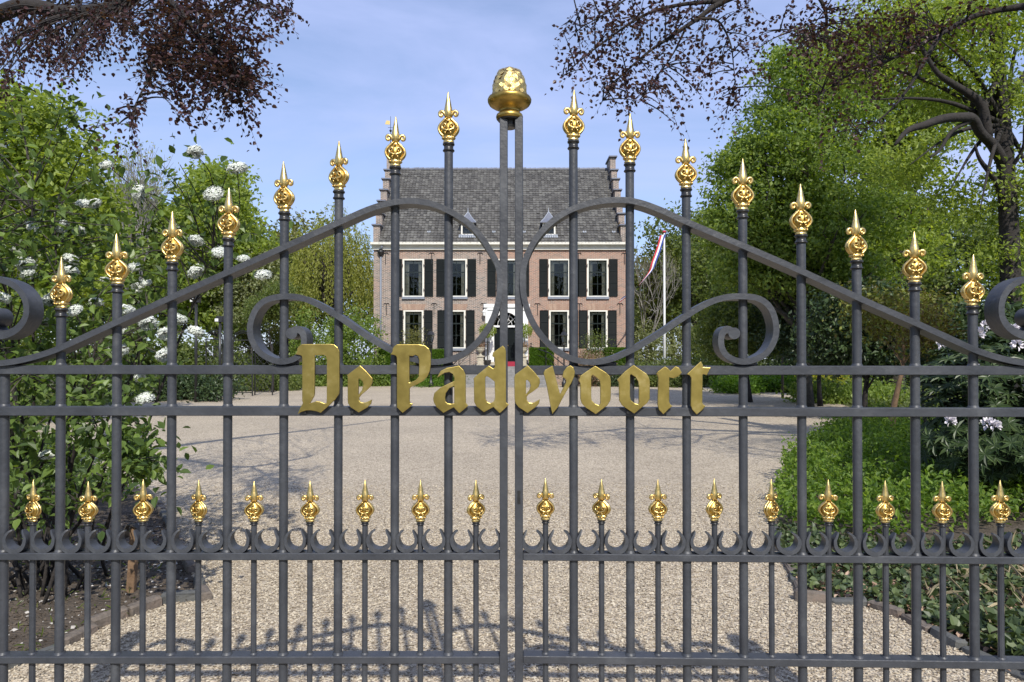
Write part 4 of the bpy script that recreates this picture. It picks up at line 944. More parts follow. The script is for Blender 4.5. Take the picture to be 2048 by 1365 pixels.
# lattice arbour
def lattice(px0, px1, ytop, Z, lab, arch=True):
    x0, y, _ = gpos(px0, Z); x1 = gpos(px1, Z)[0]; Ht = fz(ytop, Z); W_ = x1-x0; t = thing('lattice_arbour', lab, 'arbour', (x0,y,0), group='black iron lattice panels left of the drive')
    mb = MB(); hh = Ht-.35 if arch else Ht
    for xx in (0, W_): mb.tube([(xx,0,0),(xx,0,hh)], .03, 5)
    mb.tube([(0,0,hh),(W_,0,hh)], .022, 5); mb.tube([(0,0,.15),(W_,0,.15)], .02, 5); mb.tube([(0,0,hh-.28),(W_,0,hh-.28)], .015, 5)
    if arch:
        for r_ in (1, .8): mb.tube([(W_/2-cos(pi*i/12)*W_/2*r_,0,hh+sin(pi*i/12)*.38*r_) for i in range(13)], .018, 5)
    mb.build('frame', M['black'], t); 
    s = .26; zt = hh-.28; zb = .15
    k = -int(zt/s)-1
    while k*s < W_:
        for sg in (1,-1):
            # line x = k*s + (z-zb)*sg , clip
            pts = []
            for zz in np.linspace(zb, zt, 40):
                xx = k*s+(zz-zb)*.8 if sg > 0 else W_-(k*s+(zz-zb)*.8)
                if 0 <= xx <= W_: pts.append((xx,0,zz))
            if len(pts) > 1:
                mb = MB(); mb.tube([pts[0], pts[-1]], .009, 4); mb.build('lattice_bar', M['black'], t)
        k += 1
lattice(412, 445, 662, 28, 'lattice panel beside the shorter floodlight pole'); lattice(466, 505, 664, 28, 'arched lattice panel between the left scroll and the bushes'); lattice(510, 545, 690, 28.5, 'lattice panel right of the arched one', False)

# ================================================================== TREES AND PLANTS
def E(x, y, z, rx, ry, rz_): return (x, y, z, rx, ry, rz_)
def blobs_px(Z, lst, h_ref=0):       # [(px,py,rx_px,ry_px,depth)] -> blobs relative to the tree foot
    out = []
    for (px, py, rx, ry, dz, ry_m) in lst:
        p = at(px, py, Z+dz); k = (Z+dz)/F; out.append((p[0], p[1], p[2], rx*k, ry_m, ry*k))
    return out
def rel(bl, loc): return [(b[0]-loc[0], b[1]-loc[1], b[2], b[3], b[4], b[5]) for b in bl]
# ---- prototypes for the distant trees
def proto(name, label, loc, seed, lm, h=10, rx=3.4, ncl=300, per=60, ls=.30, bark=M['bark'], crad=.9, group=None, base=.30):
    r = np.random.default_rng(seed); bl = [E(0,0,h*.62,rx*.8,rx*.8,h*.36)]
    for i in range(7):
        a = r.random()*6.28; q = rx*.55; bl.append(E(cos(a)*q, sin(a)*q, h*(base+.15+.5*r.random()), rx*.5, rx*.5, h*.16))
    return make_tree(name, label, 'tree', loc, h, bl, ncl, per, crad, ls, lm, bark, seed+1, r0=.2, nlimb=26, group=group)
FAR = 'trees in the far background behind the house and garden'
def px_h(px, py, Z): x, y, _ = gpos(px, Z); return (x, y, 0), hz(py, Z)
A1 = proto('tree', 'dense round green tree left of the willow', gpos(432,37), 101, M['l_bright'], h=hz(338,37), rx=3.0, ncl=420, per=75, ls=.26, crad=.75)
A2 = proto('tree', 'loose yellow green tree whose crown rises right of the house edge', gpos(1300,52), 102, M['l_olive'], h=hz(478,52), rx=3.6, ncl=150, per=42, ls=.28, crad=.8)
A3 = proto('tree', 'thin green tree behind the top of the flagpole', gpos(1392,46), 103, M['l_mid'], h=hz(432,46), rx=3.2, ncl=190, per=46, ls=.26, crad=.8)
def far(src, px, py, Z, lab, mat, wide=1.0, rot=0):
    H0 = {A1: hz(338,37), A2: hz(478,52), A3: hz(432,46)}[src]; H = hz(py, Z); k = H/H0
    return share_tree(src, lab, gpos(px, Z), (k*wide, k*wide, k), rot, mat, FAR)
k_ = 0
for (src, px, py, Z, lab, mat, wd) in [
    (A1, 500, 470, 60, 'mid green tree in the gap between the round tree and the willow', M['l_mid'], 1.2),
    (A3, 600, 455, 75, 'thin far tree seen through the willow', M['l_olive'], 1.3),
    (A1, 330, 440, 62, 'green tree behind the bare twiggy tree', M['l_mid'], 1.3),
    (A1, 200, 380, 58, 'tall green tree at the far left behind the flowering bush', M['l_horn'], 1.2),
    (A1, 60, 330, 55, 'broad green tree furthest left in the background', M['l_mid'], 1.3),
    (A3, 690, 520, 80, 'thin far tree just left of the house wall', M['l_mid'], 1.3),
    (A3, 1270, 545, 78, 'thin far tree just right of the house wall', M['l_mid'], 1.2),
    (A2, 1345, 560, 60, 'pale loose tree right behind the flagpole', M['l_pale'], 1.3),
    (A3, 1420, 480, 66, 'green tree behind the bar carrying the fourth right finial', M['l_mid'], 1.2),
    (A1, 1480, 430, 58, 'dense green tree behind the tall hornbeam', M['l_mid'], 1.2),
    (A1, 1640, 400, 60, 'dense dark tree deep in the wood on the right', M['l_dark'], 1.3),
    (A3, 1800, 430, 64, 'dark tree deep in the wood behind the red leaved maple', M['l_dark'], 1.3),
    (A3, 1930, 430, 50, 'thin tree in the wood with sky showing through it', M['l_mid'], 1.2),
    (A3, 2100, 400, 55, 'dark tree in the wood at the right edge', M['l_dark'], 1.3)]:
    k_ += 1; far(src, px, py, Z, lab, mat, wd, k_*1.3)
# low thicket that closes the view under the far trees
def thicket(name, px0, px1, Z, py, lab, mat, seed, dens=1.0, ls=.2, cat='shrub'):
    r = np.random.default_rng(seed); xa, xb = gpos(px0, Z)[0], gpos(px1, Z)[0]; H = hz(py, Z); t0 = ((xa+xb)/2, CAM[1]+Z, 0); w_ = (xb-xa)
    bl = [E((i+.5)/5*w_-w_/2+r.normal()*.2, r.normal()*.4, H*(.40+.1*r.random()), w_*.14+.25, .9, H*(.45+.12*r.random())) for i in range(5)]
    n = int(60*max(1, w_/2.5)*dens); C = blob_centres(r, bl, n, .4); C[:,2] = np.abs(C[:,2]); P = cluster_pts(r, C, 60, .5, .7); P[:,2] = np.abs(P[:,2])+.02; m = len(P)
    t = thing(name, lab, cat, t0); leaves('foliage', P, rdir(r,m,-.1), rdir(r,m,.6), ls*(.6+.8*r.random(m)), .6, mat, t)
    mb = MB()
    for i in range(7):
        x = (r.random()-.5)*w_*.7; mb.tube([(x,0,0),(x+r.normal()*.15,r.normal()*.15,H*.4),(x+r.normal()*.3,r.normal()*.3,H*.75)], [.035,.025,.008], 5)
    mb.build('stems', M['bark'], t)['kind'] = 'stuff'; return t
thicket('shrub', 230, 480, 33, 672, 'dark green shrubbery behind the lattice panels', M['l_mid'], 1, 1.3)
thicket('shrub', 600, 750, 38, 610, 'bright green shrub left of the house wall', M['l_horn'], 2, 1.6, .16)
thicket('shrub', 470, 610, 42, 630, 'olive shrub below the willow', M['l_olive'], 3, 1.3, .18)
thicket('shrub', 1250, 1420, 44, 640, 'pale blossoming shrub right of the house', M['l_pale'], 4, 1.0, .16)
thicket('shrub', 1400, 1560, 42, 610, 'green shrub right of the flagpole under the trees', M['l_mid'], 5, 1.5, .18)
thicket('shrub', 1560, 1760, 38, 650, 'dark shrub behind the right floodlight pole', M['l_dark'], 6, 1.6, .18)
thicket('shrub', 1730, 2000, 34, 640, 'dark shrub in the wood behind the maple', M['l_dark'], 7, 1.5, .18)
thicket('shrub', 20, 260, 30, 620, 'green shrub behind the flowering bush', M['l_mid'], 8, 1.4, .18)
thicket('golden_shrub', 1640, 1700, 27, 748, 'rounded golden green shrub at the edge of the wood', M['l_gold'], 9, 1.6, .10)
thicket('golden_shrub', 1520, 1560, 34, 752, 'small yellow green shrub by the far edge of the gravel', M['l_gold'], 10, 1.3, .10)
# juniper mounds and low borders round the gravel
thicket('juniper', 1255, 1420, 37.2, 722, 'low spreading dark juniper right of the house', M['l_mid'], 11, 1.8, .12)
thicket('juniper', 1185, 1280, 37.6, 735, 'small juniper mound in front of the right hedge', M['l_dark'], 12, 1.3, .10)
thicket('border_plants', 1420, 1640, 31.5, 755, 'leafy green border at the far right of the gravel', M['l_hedge'], 13, 1.9, .14, 'border')
thicket('border_plants', 1600, 1790, 24, 775, 'grassy green border at the right edge of the gravel', M['l_horn'], 14, 1.7, .12, 'border')
thicket('border_plants', 560, 760, 37.8, 757, 'low green border left of the house', M['l_horn'], 15, 1.6, .12, 'border')
thicket('border_plants', 420, 590, 33, 752, 'low dark green border below the left scroll', M['l_mid'], 16, 1.8, .12, 'border')
thicket('border_plants', 215, 430, 25, 745, 'dark leafy border at the left edge of the gravel', M['l_dark'], 17, 1.8, .12, 'border')
thicket('border_plants', 855, 930, 37.4, 762, 'low green plants at the foot of the left lantern', M['l_hedge'], 18, 1.0, .10, 'border')
thicket('small_shrub', 800, 842, 38.6, 655, 'grey green shrub against the lower left window', M['l_olive'], 19, 1.0, .09)
thicket('small_shrub', 1178, 1216, 38.4, 644, 'dark green shrub against the lower right window', M['l_mid'], 20, 1.1, .09)
thicket('pink_shrub', 1158, 1212, 37.9, 697, 'pinkish twiggy shrub between the right hedges', M['l_pink'], 21, 1.2, .08)
# clipped hedges
def hedge(px0, px1, ytop, Z, dep, lab, seed):
    r = np.random.default_rng(seed); xa, xb = gpos(px0, Z)[0], gpos(px1, Z)[0]; H = hz(ytop, Z); t = thing('hedge', lab, 'hedge', (xa, CAM[1]+Z, 0), group='clipped hedges against the house')
    w_ = xb-xa; n = int(2600*(w_*H+w_*dep+2*dep*H)); u = r.random((n,3)); P = u*[w_,dep,H]; f_ = r.choice(4, n, p=[.5,.2,.15,.15]); e = .05*np.abs(r.normal(size=n))
    P[f_==0,1] = e[f_==0]; P[f_==1,2] = H-e[f_==1]; P[f_==2,0] = e[f_==2]; P[f_==3,0] = w_-e[f_==3]
    leaves('foliage', P, rdir(r,n,.2)+[0,-.3,0], rdir(r,n,.4)+[0,-.4,.3], .05+.05*r.random(n), .6, M['l_hedge'], t)
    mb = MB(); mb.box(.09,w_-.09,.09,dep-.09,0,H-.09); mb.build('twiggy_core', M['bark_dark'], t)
hedge(757, 806, 697, 38.2, 1.0, 'clipped hedge block against the left corner of the house', 1); hedge(808, 900, 700, 38.4, 1.0, 'longer clipped hedge under the left windows', 2)
hedge(1060, 1107, 697, 38.0, 1.1, 'clipped hedge block right of the front steps', 3); hedge(1212, 1254, 697, 38.0, 1.1, 'clipped hedge block against the right corner of the house', 4)

# ---- left: leafy tree at the edge, bare tree, willow
loc = gpos(20, 15); bl = rel(blobs_px(15, [(-60,300,190,130,0,2.0),(80,290,110,90,.3,1.5),(40,230,80,50,0,1.0),(-20,450,200,160,.5,2),(120,420,90,110,.4,1.3),(60,580,160,110,.2,1.6),(190,520,50,90,.8,1.0),(-60,190,90,50,0,1)]), loc)
make_tree('leafy_tree', 'tall light green tree at the left edge behind the flowering bush', 'tree', loc, hz(200,15), bl, 470, 58, .50, .14, M['l_bright'], M['bark'], 31, r0=.14, nlimb=40, flat=.45, up=.9)
def bare(px, py, Z, lab, seed, wpx, lm):
    r = np.random.default_rng(seed); x, y, _ = gpos(px, Z); H = hz(py, Z); t = thing('bare_tree', lab, 'tree', (x,y,0)); mb = MB(); tips = []
    def grow(p, d, ln, rad, lv):
        q = p+d*ln; m = (p+q)/2+r.normal(size=3)*ln*.05; mb.tube([p, m, q], [rad, rad*.8, rad*.6], 5 if lv < 3 else 3, cap=False)
        if lv >= 6: tips.append(q); return
        for k in range(3 if lv in (1,2,4) else 2):
            a = r.normal(size=3)*.34; a[2] += .10; grow(q, unit(d+a), ln*(.78+.15*r.random()), rad*.67, lv+1)
    grow(np.zeros(3), np.array([0,0,1.]), H*.235, .20, 0); mb.build('trunk', M['bark_pale'], t)
    T = np.array(tips); sc_ = H/T[:,2].max(); P = T[r.choice(len(T), min(len(T)*3, 2600))]+r.normal(size=(min(len(T)*3, 2600),3))*.25; n = len(P)
    leaves('crown', P, rdir(r,n), rdir(r,n,.4), .14+.12*r.random(n), .5, lm, t); t.scale = (wpx/F*Z/(np.ptp(T[:,0])*.9),)*2+(sc_,)
bare(255, 287, 32, 'bare twiggy grey tree just coming into leaf on the left', 41, 175, M['l_pale'])
bare(1292, 500, 44, 'small bare branched tree between the house and the flagpole', 42, 110, M['l_olive'])
def willow(px, py, Z, lab, seed, wpx):
    r = np.random.default_rng(seed); x, y, _ = gpos(px, Z); H = hz(py, Z); t = thing('willow_tree', lab, 'tree', (x,y,0)); Rw = wpx/2/F*Z; Ps = []; Ds = []; mb = MB(); tg = []
    for i in range(420):
        a = r.random()*6.28; q = Rw*sqrt(r.random())*.95; top = H*(1-.32*(q/Rw)**2)*(.72+.28*r.random()) if i % 3 else H*(.5+.4*r.random())
        ln = min(top*.85, (.9+2.8*r.random())*(.6+q/Rw)); c = np.array([cos(a)*q, sin(a)*q, top]); k = int(ln/.085); s_ = np.linspace(0, 1, k)
        out = .45*np.sqrt(s_)*(.5+r.random())
        P = c+np.stack([cos(a)*out, sin(a)*out, .25*np.sin(s_*2)-s_*ln], 1)+r.normal(size=(k,3))*.07; Ps.append(P); Ds.append(np.tile([cos(a)*.3, sin(a)*.3, -1.], (k,1))+r.normal(size=(k,3))*.5)
        if i % 14 == 0: tg.append(c)
    P = np.concatenate(Ps); D = np.concatenate(Ds); n = len(P); leaves('crown', P, D, rdir(r,n,.2), .16+.14*r.random(n), .32, M['l_willow'], t)
    skeleton(mb, r, H, .32, tg, bend=.5); mb.build('trunk', M['bark'], t, True)
willow(668, 402, 47, 'weeping yellow green willow left of the house', 51, 172)
# small flat topped pine like tree left of the scroll
loc = gpos(545, 31); bl = rel(blobs_px(31, [(540,612,48,28,0,1.0),(560,590,36,24,0,.9),(520,632,30,16,0,.7)]), loc)
make_tree('umbrella_tree', 'small flat crowned dark tree seen through the left inner scroll', 'tree', loc, hz(600,31), bl, 110, 90, .35, .10, M['l_mid'], M['bark_dark'], 61, r0=.07, nlimb=14)
loc = gpos(505, 36); bl = rel(blobs_px(36, [(505,560,50,70,0,1.4),(480,600,40,50,0,1.1),(530,540,35,40,.3,1)]), loc)
make_tree('grey_tree', 'small grey green tree behind the round tree', 'tree', loc, hz(510,36), bl, 150, 60, .55, .16, M['l_pale'], M['bark'], 62, r0=.09, nlimb=20)

# ---- right: the big hornbeam mass and the oak behind it
loc = gpos(1610, 21); L1_ = [(1560,190,45,90,0,1.4),(1600,150,60,80,.5,1.6),(1530,300,60,70,-.3,1.5),(1490,330,50,60,0,1.2),(1460,400,45,60,0,1.2),(1500,440,70,80,-.4,1.6),(1590,330,90,110,-.6,1.8),(1660,240,90,100,.4,1.8),(1620,450,110,90,-.8,1.8),(1560,540,120,60,-.2,1.6),(1680,560,110,60,-.4,1.5),(1720,400,90,110,-.2,1.6),(1455,330,25,30,0,.6),(1425,440,22,45,0,.5),(1470,520,50,50,0,1)]
make_tree('hornbeam', 'large fresh green hornbeam that fills the right background', 'tree', loc, hz(110,21), rel(blobs_px(21, L1_), loc), 950, 60, .48, .125, M['l_horn'], M['bark'], 71, r0=.22, nlimb=90, shell=.45, flat=.36, up=1.0)
loc = gpos(1790, 25); L2_ = [(1760,130,120,90,0,2.2),(1850,230,110,90,0,2),(1780,320,120,80,0,2),(1700,180,70,70,0,1.5),(1830,420,90,80,0,2),(1760,500,120,70,0,2),(1830,60,90,60,0,2)]
make_tree('green_tree', 'tall yellow green tree behind the hornbeam', 'tree', loc, hz(80,25), rel(blobs_px(25, L2_), loc), 520, 56, .65, .16, M['l_bright'], M['bark'], 72, r0=.30, nlimb=46, shell=.5, flat=.4, up=1.0)
def oak():
    r = np.random.default_rng(81); Z = 15.0; x, y, _ = gpos(2018, Z); t = thing('oak_tree', 'tall oak with a thick bare trunk and arching limbs at the right edge', 'tree', (x,y,0)); o = np.array([x,y,0]); mb = MB()
    def pr(pts, rads): mb.tube([p for p in crom([at(a,b,Z+c)-o for a,b,c in pts], 4)], list(np.interp(np.linspace(0,1,(len(pts)-1)*4+1), np.linspace(0,1,len(rads)), rads)), 9)
    pr([(2018,860,0),(2020,740,0),(2022,600,0),(2018,450,0),(2012,340,0),(2005,240,0),(1998,150,0),(1992,60,0),(1985,-60,0),(1975,-200,.3)], [.24,.21,.19,.17,.14,.11,.08])
    pr([(2018,440,0),(1995,370,-.2),(1960,320,-.5),(1950,290,-.6)], [.10,.05,.02])
    pr([(2008,330,0),(1985,290,-.3),(1960,265,-.6),(1945,238,-.8),(1920,235,-1),(1885,238,-1.2),(1850,250,-1.4),(1815,262,-1.5),(1790,290,-1.6)], [.13,.10,.10,.09,.07,.03])
    pr([(1975,275,-.4),(1965,215,-.5),(1940,190,-.6),(1900,165,-.8),(1870,140,-.9),(1830,70,-1)], [.11,.09,.06,.03])
    pr([(2000,200,0),(1990,170,-.3),(1975,200,-.4),(1968,215,-.5)], [.07,.05])
    pr([(2003,230,0),(2030,180,.3),(2070,120,.5),(2120,40,.7)], [.10,.05])
    pr([(1945,240,-.8),(1905,262,-1),(1880,300,-1.1),(1860,315,-1.2)], [.05,.02])
    pr([(2015,400,0),(2060,350,.3),(2110,300,.3)], [.07,.03]); pr([(2012,350,0),(2045,300,-.3),(2048,250,-.5)], [.05,.02])
    T = [at(*p)-o for p in [(1700,120,Z),(1760,60,Z),(1840,20,Z),(1880,80,Z-1),(1960,60,Z),(2040,60,Z),(1740,200,Z-1.5),(1820,330,Z-1),(1900,380,Z-.5),(1960,420,Z-1),(2080,420,Z)]]
    for q in T: b = np.array(at(2008,250,Z)-o); mb.tube(crom([b, b+(q-b)*.4+[0,0,.25], b+(q-b)*.7+[0,0,.2], q], 3), [.07,.06,.05,.045,.04,.035,.03,.02,.015,.01], 5)
    mb.build('trunk', M['bark_dark'], t, True)
    bl = rel(blobs_px(Z, [(1760,60,130,70,0,1.8),(1880,60,120,70,0,1.8),(2000,40,120,80,0,1.6),(1900,200,120,60,.8,1.4),(2040,200,60,90,0,1.2),(1830,330,90,40,.3,1),(1930,400,70,60,.5,1),(2060,400,60,120,0,1),(1980,520,60,50,.3,1),(1700,130,70,60,0,1.2),(2060,590,50,60,0,.8),(1960,130,60,50,-.6,.8)]), o)
    C = blob_centres(r, bl, 430, .6); P = cluster_pts(r, C, 52, .5, .5); n = len(P); leaves('crown', P, rdir(r,n,-.1), rdir(r,n,.7), .07+.08*r.random(n), .5, M['l_bright'], t)
oak()
# understory behind the border on the right, dark
for i, (px, py, Z, rx, ry, lab, mt) in enumerate([(1730,660,17,100,90,'dark bushy understory tree behind the maple', 'l_dark'), (1500,640,24,90,80,'shaded green understory tree right of the inner scroll', 'l_mid'), (1640,620,22,110,110,'dark green understory tree behind the floodlight pole', 'l_dark'), (1950,680,13,80,60,'dark evergreen behind the rhododendron', 'l_dark')]):
    loc = gpos(px, Z); bl = rel(blobs_px(Z, [(px,py,rx,ry,0,1.5),(px-rx*.6,py+20,rx*.5,ry*.8,.3,1),(px+rx*.6,py+10,rx*.5,ry*.8,-.2,1)]), loc)
    make_tree('understory_tree', lab, 'tree', loc, hz(py-ry*.6, Z), bl, 260, 60, .5, .12, M[mt], M['bark_dark'], 90+i, r0=.08, nlimb=20)
# maples
loc = gpos(1782, 12.5); bl = rel(blobs_px(12.5, [(1760,640,60,40,0,.8),(1800,620,50,50,0,.8),(1740,600,45,30,0,.6),(1830,660,30,25,0,.5),(1850,790,60,30,.6,.4)][:4]), loc)
t = make_tree('maple', 'small yellow and green leaved maple with a slim tan trunk', 'tree', loc, hz(640,12.5), bl, 90, 42, .33, .075, M['l_maple'], M['wood'], 95, r0=.075, nlimb=16, ttop=.9)
loc = gpos(1868, 10.5); bl = rel(blobs_px(10.5, [(1865,650,42,36,0,.5),(1840,690,26,30,0,.4),(1890,680,25,30,0,.4)]), loc); M['l_red'] = leafm('red_leaves', (.08,.05,.02), (.12,.10,.03), (.16,.19,.045))
make_tree('red_maple', 'small red brown leaved maple beside the rhododendron', 'tree', loc, hz(640,10.5), bl, 48, 40, .26, .060, M['l_red'], M['bark_dark'], 96, r0=.035, nlimb=12)
# rhododendron
def whorls(name, t, r, C, N_, ls, mat, k=9, droop=.15, asp=.3):
    P = np.repeat(C, k, 0); Nn = np.repeat(unit(N_), k, 0); a = (np.tile(np.arange(k), len(C))/k+np.repeat(r.random(len(C)), k))*2*pi
    u = unit(np.cross(Nn, [0.3,.1,1.])); v = np.cross(Nn, u); D = u*np.cos(a)[:,None]+v*np.sin(a)[:,None]+Nn*(.25-droop)
    return leaves(name, P, D, Nn+r.normal(size=P.shape)*.15, ls*(.7+.5*r.random(len(P))), asp, mat, t, near=True, fold=.05)
def rhodo():
    r = np.random.default_rng(77); loc = gpos(1985, 7.3); o = np.array(loc); bl = rel(blobs_px(7.3, [(1985,760,100,110,0,.8),(1920,790,60,80,-.2,.6),(2060,760,80,100,0,.7),(1960,900,110,60,-.3,.7),(2080,900,80,70,-.3,.7)]), loc)
    t = thing('rhododendron', 'dark leaved rhododendron with white blooms at the right edge', 'shrub', loc)
    C = blob_centres(r, bl, 1150, .25); C[:,2] = np.abs(C[:,2])+.05; N_ = unit(C-[0,0,.6])+[0,-.2,.5]; whorls('foliage', t, r, C, N_, .115, M['l_dark'])
    mb = MB()
    for i in range(26):
        q = C[r.integers(len(C))]; mb.tube(crom([(0,0,0), q*.4+[0,0,.1]+r.normal(size=3)*.05, q*.75+[0,0,.08], q], 2), [.025,.022,.018,.014,.010,.007,.004], 5)
    mb.build('stems', M['bark_dark'], t)
    heads = [(1972,652),(1955,668),(1995,655),(1883,690),(2030,660),(1985,742),(1975,848),(1990,852),(1900,842),(1948,738),(2042,770),(2035,690),(1870,640)][:12]
    V = []; 
    n = 34; g_ = np.random.default_rng(3); Dd = unit(g_.normal(size=(n,3))+[0,-.5,.6]); P = Dd*.018; src = leaves('bloom', P, Dd, rdir(g_,n), np.full(n,.045), .7, M['petal2'], t, near=True); src.location = tuple(at(*heads[0], 6.55)-o)
    for h in heads[1:]:
        c = src.copy(); COL.objects.link(c); c.location = tuple(at(*h, 6.5+.3*g_.random())-o); c.rotation_euler = (0,g_.random()*.4,g_.random()*6); k = .75+.5*g_.random(); c.scale = (k,k,k)
rhodo()
# ---- viburnum with white snowball heads, close behind the left leaf
def viburnum():
    r = np.random.default_rng(21); Zc = 4.55; loc = gpos(60, Zc); o = np.array(loc); t = thing('snowball_bush', 'big leafy bush with white snowball flower heads behind the left gate leaf', 'shrub', loc)
    heads = [(390,305,3.9),(475,337,3.9),(213,330,4.3),(278,387,4.2),(427,388,4.0),(167,409,4.4),(189,408,4.5),(63,454,4.3),(125,454,4.6),(157,462,4.7),(392,482,4.2),(438,505,3.9),(487,518,4.1),(526,550,4.0),(392,544,4.3),(143,519,4.6),(140,543,4.5),(56,550,4.0),(52,530,4.1),(268,534,4.1),(291,565,4.3),(5,596,3.9),(193,605,4.1),(100,600,4.4),(150,621,3.9),(249,621,3.9),(296,647,3.8),(331,668,3.8),(392,664,4.3),(89,643,4.4),(240,660,4.2),(330,711,3.8),(280,752,4.1),(275,575,4.4),(237,699,4.0),(356,640,4.3),(290,797,4.0),(98,910,4.2),(30,500,4.7),(348,455,4.7),(210,560,4.8),(15,470,4.9)]
    def ok(px, py):
        pg = [(-220,170),(50,215),(80,190),(150,185),(190,240),(225,330),(330,330),(400,320),(470,345),(520,460),(500,600),(430,700),(345,740),(300,840),(325,905),(300,960),(215,940),(195,1005),(120,1060),(0,1075),(-220,1080)]
        return inpoly(np.array([[px,py]], float), pg)[0]
    tips = [(at(px,py,z), True) for px,py,z in heads]; rejected = 0
    while len(tips) < 340:
        px, py = r.uniform(-200,520), r.uniform(170,1060)
        if not ok(px, py) or (px > 300 and py < 760 and r.random() < .80) or (py < 340 and r.random() < .86) or (py < 460 and r.random() < .45): continue
        tips.append((at(px, py, r.uniform(3.7,5.6)), False))
    for (px,py,z) in [(325,925,3.75),(300,905,3.8),(270,880,3.8),(240,870,3.9),(310,940,3.8),(225,930,3.9),(40,175,4.3),(130,195,4.2),(160,215,4.3),(200,240,4.4),(15,200,4.5),(205,1000,3.7),(295,925,3.75),(315,915,3.7),(285,900,3.8),(265,915,3.8),(250,890,3.85),(300,940,3.75),(280,935,3.8),(232,905,3.9),(318,935,3.72),(255,930,3.8),(240,940,3.85),(215,870,3.9),(225,850,4.0),(360,330,4.0),(320,325,4.1),(455,345,4.0),(520,470,4.1)]: tips.append((at(px,py,z), False))
    LP, LD, LN, LS = [], [], [], []; mb = MB(); tw = MB()
    stems = []
    for i in range(26):
        a = r.random()*6.28; e = np.array([o[0]-.2+r.normal()*.8, o[1]+r.normal()*.45, .8+1.9*r.random()]); e[0] = min(e[0], -2.45 if e[2] < 1.9 else -2.05); b = np.array([o[0]+r.normal()*.18, o[1]+r.normal()*.15, 0]); P = crom([b-o, (b*.65+e*.35)-o+r.normal(size=3)*.06, (b*.25+e*.75)-o+[0,0,.08], e-o], 4); mb.tube(P, np.linspace(.013,.006,len(P)), 6); stems.append(P)
    allp = np.concatenate([np.array(s)[3:] for s in stems])
    for k, (q, hd) in enumerate(tips):
        q = q-o; dd = np.linalg.norm((allp-q)*[1,1,1.3], axis=1)+ (allp[:,2] > q[2])*.6 + r.random(len(allp))*.9; b = allp[np.argmin(dd)]; ln = np.linalg.norm(q-b); m = (b+q)/2+np.array([0,0,.10*ln])+r.normal(size=3)*.05*ln
        P = np.array(crom([b, m, q], 4)); tw.tube(P, np.linspace(.0055,.0024,len(P)), 4, cap=False)
        nl = 9 if hd else 15; 
        sub = P[np.linspace(max(0,len(P)-5), len(P)-1, nl//2).astype(int)]
        for j, c in enumerate(sub):
            d = unit(P[-1]-P[0]); sd = unit(np.cross(d, rdir(r,1,.5)[0]))
            for sg in (-1,1):
                c2 = c+r.normal(size=3)*(.035 if not hd else .02); LP.append(c2); LD.append(sd*sg+d*.45+r.normal(size=3)*.35+[0,0,-.1]); LN.append([r.normal()*.4, -.25+r.normal()*.4, 1]); LS.append((.046+.034*r.random())*(1 if not hd else .9))
        for j in range(7 if not hd else 0):
            c = q+r.normal(size=3)*.10; LP.append(c); LD.append(rdir(r,1)[0]); LN.append([r.normal()*.5,-.3+r.normal()*.5,1]); LS.append(.042+.034*r.random())
    leaves('foliage', LP, LD, LN, LS, .62, M['l_vib'], t, near=True, fold=.10); mb.build('stems', M['bark_dark'], t, True); tw.build('twigs', M['bark'], t)
    # one head of small florets, copied
    srcs = []
    for v in range(3):
        g_ = np.random.default_rng(30+v); n = 260; c = unit(g_.normal(size=(n,3)))*[1,1,.82]; c = c[c[:,2] > -.55]; n = len(c); P = []; D = []; Nn = []
        for i in range(n):
            nn = c[i]; u = unit(np.cross(nn, [.2,.5,1.])); w2 = np.cross(nn, u); a0 = g_.random()*6
            for j in range(5): a = a0+j*2*pi/5; P.append(c[i]*.044*(1+.12*g_.normal())); D.append(u*cos(a)+w2*sin(a)+nn*.2); Nn.append(nn)
        s = leaves('flower_head', P, D, Nn, np.full(len(P),.0115), .95, M['petal'], t); srcs.append(s)
    for i, h in enumerate(heads):
        c = srcs[i] if i < 3 else srcs[i % 3].copy()
        if i >= 3: COL.objects.link(c)
        c.location = tuple(at(*h)-o); c.rotation_euler = (r.normal()*.4-.2, r.normal()*.4, r.random()*6); k = (.62+.32*r.random()) * (1 if i not in (33,40,41,38) else .8); c.scale = (k*1.15,k*1.15,k*.85)
viburnum()
